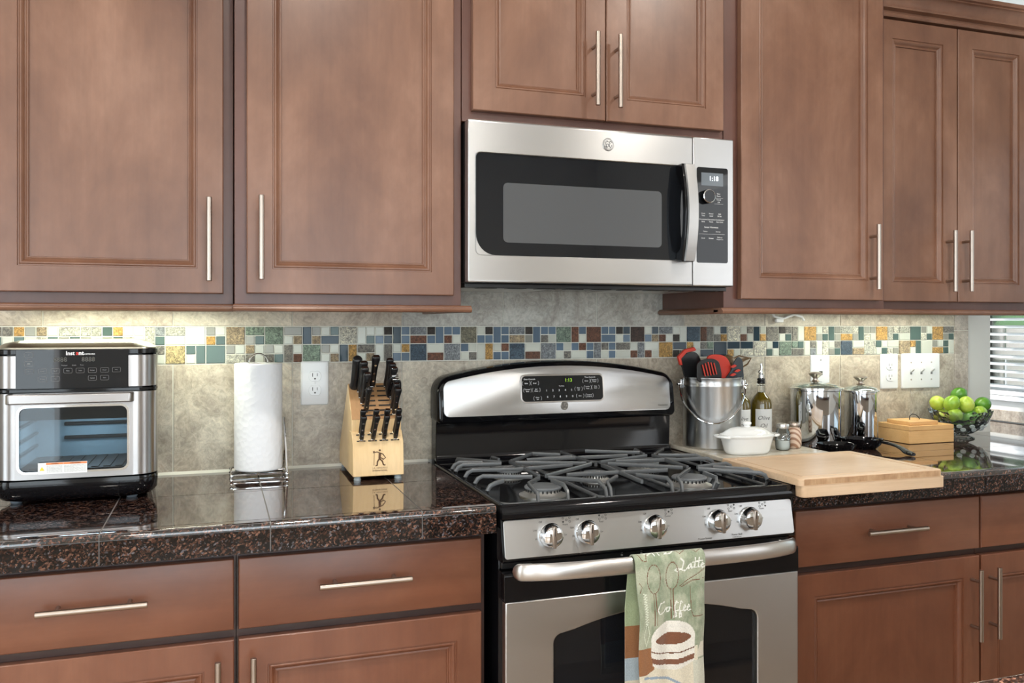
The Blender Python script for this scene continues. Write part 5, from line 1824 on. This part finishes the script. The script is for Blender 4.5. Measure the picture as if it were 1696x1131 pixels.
# white casserole
cx_, cd_ = .984, .264
cs = thing('casserole_dish', 'small white oval casserole with lid in front of the bucket', 'casserole', (cx_, cd_, TT))
def oval(a, c, z, n_=48): return [(cx_ + a * math.copysign(abs(cos(t_)) ** .85, cos(t_)), cd_ + c * math.copysign(abs(sin(t_)) ** .85, sin(t_)), z) for t_ in [2 * PI * i / n_ for i in range(n_)]]
body = MB().loops([oval(.062, .036, TT), oval(.066, .040, TT + .002), oval(.071, .045, TT + .010), oval(.080, .053, .974), oval(.083, .056, .980), oval(.086, .058, .982), oval(.086, .058, .985), oval(.083, .056, .9855)])
body.build('dish', 'white_ceramic', cs, smooth=50)
for s_ in (-1, 1):
    pts = []
    hb = MB(); ls = []
    for i in range(11):
        a = -PI / 2 + PI * i / 10
        x = cx_ + s_ * (.080 + .024 * cos(a)); d = cd_ + .030 * sin(a)
        ls.append([(x, d - .0, .979), (x + s_ * .004, d, .981), (x + s_ * .004, d, .985), (x, d, .986), (x - s_ * .012, d, .984), (x - s_ * .012, d, .980)])
    hb.loops(ls); hb.build('side_handle', 'white_ceramic', cs, smooth=60)
ld = MB().loops([oval(.083, .055, .9857), oval(.083, .055, .9875), oval(.076, .049, .9895), oval(.066, .040, .997), (oval(.052, .030, 1.0045)), oval(.035, .018, 1.0075), oval(.006, .005, 1.0085)]).build('lid', 'white_ceramic', cs, smooth=50)
MB().lathe([(.010, 1.0075), (.008, 1.011), (.0125, 1.016), (.0135, 1.020), (.010, 1.0235), (.001, 1.0245)], cx_, cd_, 28).build('knob', 'white_ceramic', ld, smooth=60)

# salt and pepper jars
def shaker(x, d, label, fill, h0, name):
    t = thing(name, label, 'shaker', (x, d, TT))
    prof = [(.017, TT), (.0205, TT + .003), (.0225, TT + .014), (.0225, TT + .040), (.0205, TT + .056), (.0165, TT + .064), (.0165, TT + .068)]
    if fill == 'pepper':
        MB().lathe(prof, x, d, 32).build('jar', 'pepper', t, smooth=50)
    else:
        MB().lathe(prof, x, d, 32, True, False).build('jar', 'lid_glass', t, smooth=50)
        MB().lathe([(.016, TT + .001), (.0195, TT + .004), (.0212, TT + .014), (.0212, TT + h0)], x, d, 32).build('salt_fill', 'white_ceramic', t, smooth=50)
        b = MB()
        for k, z in enumerate((TT + .050, TT + .043, TT + .036)):
            b.tube([(x + .0222 * cos(a), d + .0222 * sin(a), z + .003 * sin(a * 7 + k)) for a in [PI * .25 + i * .12 for i in range(14)]], .0007, 5)
        b.build('script_relief', 'chrome', t)
    MB().lathe([(.0180, TT + .066), (.0190, TT + .068), (.0190, TT + .0765), (.017, TT + .0795), (.001, TT + .0800)], x, d, 32).build('lid', 'nickel' if fill == 'pepper' else 'steel_soft', t, smooth=40)


shaker(1.129, .238, 'clear glass salt jar half filled with white salt', 'salt', .030, 'salt_shaker')
shaker(1.187, .216, 'pink brown swirled pepper jar right of the salt', 'pepper', .05, 'pepper_shaker')

# mirror canisters
def canister(x, d, r, zt, kt, label):
    t = thing('steel_canister', label, 'canister', (x, d, CT))
    MB().lathe([(r - .006, CT), (r - .002, CT + .003), (r - .001, CT + .006), (r - .001, zt - .006), (r + .001, zt - .004), (r + .001, zt)], x, d, 64).build('can', 'mirror_steel', t, smooth=40)
    rl = r + .008
    ld = MB().lathe([(rl - .004, zt + .0005), (rl, zt + .002), (rl, zt + .005), (rl - .003, zt + .0065), (rl - .007, zt + .0065)], x, d, 64, True, True).build('lid_rim', 'chrome', t, smooth=40)
    MB().lathe([(rl - .006, zt + .0065), (rl * .8, zt + .013), (rl * .5, zt + .0195), (rl * .2, zt + .0225), (.001, zt + .023)], x, d, 48, True, True).build('lid_dome', simple('glass lid over grey steel', (.33, .38, .36), .04, .75, coat=1) if 'glass lid over grey steel' not in bpy.data.materials else bpy.data.materials['glass lid over grey steel'], ld, smooth=60)
    kz_ = zt + .021
    MB().lathe([(.012, kz_), (.014, kz_ + .002), (.008, kz_ + .007), (.0075, kz_ + .012), (.019, kt - .010), (.0225, kt - .006), (.0215, kt - .003), (.012, kt), (.001, kt + .0005)], x, d, 36).build('knob', 'nickel', ld, smooth=40)


canister(1.351, .110, .080, 1.102, 1.156, 'larger mirror steel canister with domed lid, left of the pair')
canister(1.550, .090, .0525, 1.086, 1.139, 'smaller mirror steel canister with domed lid, right of the pair')

# spoon rests
def rest(t, cx_, cd_, a, c, ang, zr, notch=None):
    def ov(k, z, n_=40, dip=0):
        out_ = []
        for i in range(n_):
            t_ = 2 * PI * i / n_
            p, q = k * a * cos(t_), k * c * sin(t_)
            zz = z - (dip * math.exp(-((t_ if t_ < PI else t_ - 2 * PI)) ** 2 * 8) if notch else 0)
            out_.append((cx_ + p * cos(ang) - q * sin(ang), cd_ + p * sin(ang) + q * cos(ang), zz))
        return out_
    MB().loops([ov(.62, CT), ov(.66, CT + .002), ov(.86, CT + .014, dip=.004), ov(.99, zr - .001, dip=.010), ov(1.0, zr + .0005, dip=.010), ov(.965, zr + .0005, dip=.010), ov(.93, zr - .003, dip=.010),
                ov(.80, CT + .013, dip=.003), ov(.60, CT + .005), ov(.1, CT + .004)]).build('bowl', 'black_gloss', t, smooth=60)


t = thing('spoon_rest', 'black glazed spoon rest left of the pair, without visible handle', 'spoon rest', (1.318, .250, CT))
rest(t, 1.318, .252, .064, .044, .25, .942, True)
t = thing('spoon_rest', 'black glazed spoon rest with handle reaching toward the front', 'spoon rest', (1.46, .22, CT))
rest(t, 1.455, .205, .066, .047, .75, .946)
hb = MB(); ls = []
path = [(1.482, .232, .940, .020, .004), (1.492, .258, .939, .012, .005), (1.496, .285, .937, .009, .005), (1.494, .315, .934, .009, .005), (1.488, .345, .929, .011, .0055), (1.481, .370, .923, .0145, .0065), (1.477, .388, .9215, .014, .0065), (1.475, .400, .9205, .008, .005)]
for i, (x, d, z, w_, h_) in enumerate(path):
    x2, d2 = path[min(i + 1, len(path) - 1)][:2]; x1, d1 = path[max(i - 1, 0)][:2]
    tx_, td_ = x2 - x1, d2 - d1; l_ = math.hypot(tx_, td_); sx_, sd_ = td_ / l_, -tx_ / l_
    ls.append([(x + sx_ * w_ * cos(q), d + sd_ * w_ * cos(q), z + h_ * sin(q)) for q in [2 * PI * j / 14 for j in range(14)]])
hb.loops(ls); hb.build('handle', 'black_gloss', t, smooth=70)

# bamboo box
bb = thing('bamboo_box', 'bamboo box with raised lid and black cord loop', 'box', (1.758, .117, CT))
MB().box(1.663, 1.853, .046, .188, CT + .001, .9575).build('box', 'bamboo', bb, bevel=.0015)
MB().box(1.663, 1.853, .046, .188, .9582, .9745).build('box_rim', 'bamboo', bb, bevel=.0015)
ld = MB().box(1.677, 1.797, .072, .176, .9748, .9875).build('lid', 'bamboo', bb, bevel=.0015)
MB().tube([(1.722, .128, .987), (1.724, .126, 1.000), (1.735, .126, 1.0065), (1.750, .126, 1.004), (1.762, .126, .996), (1.768, .126, .987)], .0014, 8).build('cord_loop', 'black_matte', ld)

# crystal bowl with limes
cx_, cd_ = 1.957, .116
cbw = thing('crystal_bowl', 'cut crystal footed bowl piled with limes beside the bamboo box', 'bowl', (cx_, cd_, CT))
def sc(r, z, am=0.0, n_=96, fl=0.0, up=0.0):
    return [(cx_ + (r + am * cos(16 * 2 * PI * i / n_)) * cos(2 * PI * i / n_), cd_ + (r + am * cos(16 * 2 * PI * i / n_)) * sin(2 * PI * i / n_), z + up * cos(16 * 2 * PI * i / n_)) for i in range(n_)]
MB().loops([sc(.044, CT + .0005), sc(.045, CT + .003, .0015), sc(.028, CT + .010, .001), sc(.024, CT + .015), sc(.040, CT + .021, .001), sc(.064, CT + .036, .0015), sc(.084, CT + .058, .0015), sc(.096, CT + .085, .002), sc(.101, CT + .098, .002, up=.0025),
            sc(.0985, CT + .0985, .002, up=.0025), sc(.0925, CT + .085, .001), sc(.080, CT + .060), sc(.060, CT + .040), sc(.036, CT + .026), sc(.004, CT + .022)]).build('glass', 'crystal', cbw, smooth=40)
b = MB()
for k in range(8):
    a = PI / 2 + (k - 3.5) * .5
    for (rr, zz, da) in ((.0695, CT + .038, -.06), (.0800, CT + .050, .10)):
        n0 = len(b.v)
        c_ = Vector((cx_ + rr * cos(a + da), cd_ + rr * sin(a + da), zz))
        nrm = Vector((cos(a + da) * .8, sin(a + da) * .8, -.6)).normalized()
        tg = Vector((-sin(a + da), cos(a + da), 0)); up_ = nrm.cross(tg)
        r1, r2 = .0088, .0068
        b.v += [tuple(c_ + nrm * .0030 + tg * (r1 * cos(q)) + up_ * (r2 * sin(q))) for q in [2 * PI * j / 16 for j in range(16)]]
        b.v += [tuple(c_ - nrm * .0005 + tg * (r1 * cos(q)) + up_ * (r2 * sin(q))) for q in [2 * PI * j / 16 for j in range(16)]]
        b.face(range(n0, n0 + 16))
        for j in range(16): b.face((n0 + j, n0 + (j + 1) % 16, n0 + 16 + (j + 1) % 16, n0 + 16 + j))
b.build('frosted_petals', simple('frosted glass petal', (.72, .80, .80), .35, trans=.5), cbw)
limes = [((2.008, .102, 1.018), 'lime_dark', 'dark lime peeking out between the yellowish oval lime and the far right one', .2, .0240),
         ((1.974, .093, 1.064), 'lime_dark', 'dark green lime crowning the pile', .3, 0.0258), ((1.883, .088, 1.037), 'lime_light', 'yellow green lime at the far left of the pile', 1.2, .0262),
         ((1.893, .140, 1.0395), 'lime_mid', 'green lime second from left in the upper row of the bowl', .1, .0268), ((1.949, .148, 1.034), 'lime_light', 'yellowish oval lime at the upper centre of the pile', -.2, .0275),
         ((2.050, .125, 1.031), 'lime_dark', 'dark glossy lime at the far right rim of the bowl', .8, .0262), ((1.897, .094, .993), 'lime_light', 'yellow green lime low at left inside the bowl', .5, .0250),
         ((1.900, .147, .9985), 'lime_mid', 'blotchy green lime at the lower left centre of the bowl', 1.4, .0262), ((1.955, .160, .989), 'lime_dark', 'knobbly deep green lime at the lower front centre', .4, .0255),
         ((2.005, .152, 1.0035), 'lime_mid', 'green lime just below the dark one at the right rim', 2.0, .0262), ((1.934, .126, .960), 'lime_dark', 'dark lime at the bottom of the bowl near the box', .9, .0225),
         ((1.984, .112, .960), 'lime_dark', 'dark lime at the bottom of the bowl on the right', 1.9, .0220)]
proto = {}
for (p, mt, lb_, a, r) in limes:
    b = MB()
    prof = []
    for i in range(19):
        t_ = PI * i / 18
        k = 1.0
        prof.append((max(.0002, r * sin(t_) * .97), -r * 1.08 * cos(t_) * (1 + .05 * abs(cos(t_)) ** 14)))
    prof.append((.0016, r * 1.15)); prof.append((.0002, r * 1.155))
    r *= 1.0
    n0 = 24; ls = []
    for rr, z in prof: ls.append([(rr * cos(2 * PI * j / n0) * (1 + .012 * sin(5 * 2 * PI * j / n0)), rr * sin(2 * PI * j / n0), z) for j in range(n0)])
    b.loops(ls)
    o = b.build('lime', mt, None, smooth=60)
    o.location = (p[0], -p[1], p[2]); o.rotation_euler = (a * 1.3 + .6, a * .7, a * 2)
    tag(o, lb_, 'lime', 'limes in the crystal bowl')

# ---------------------------------------------------------------- groups of like things
for o in bpy.data.objects:
    if o.parent is None and 'category' in o and 'group' not in o:
        stem = o.name.split('.')[0]
        g = {'upper_cabinet': 'wall cabinets', 'base_cabinet': 'base cabinets', 'wall_outlet': 'duplex outlets on the backsplash', 'steel_canister': 'mirror steel canisters',
             'spoon_rest': 'black spoon rests', 'countertop': 'granite countertops', 'under_cabinet_light': 'under cabinet light strips'}.get(stem)
        if g: o['group'] = g
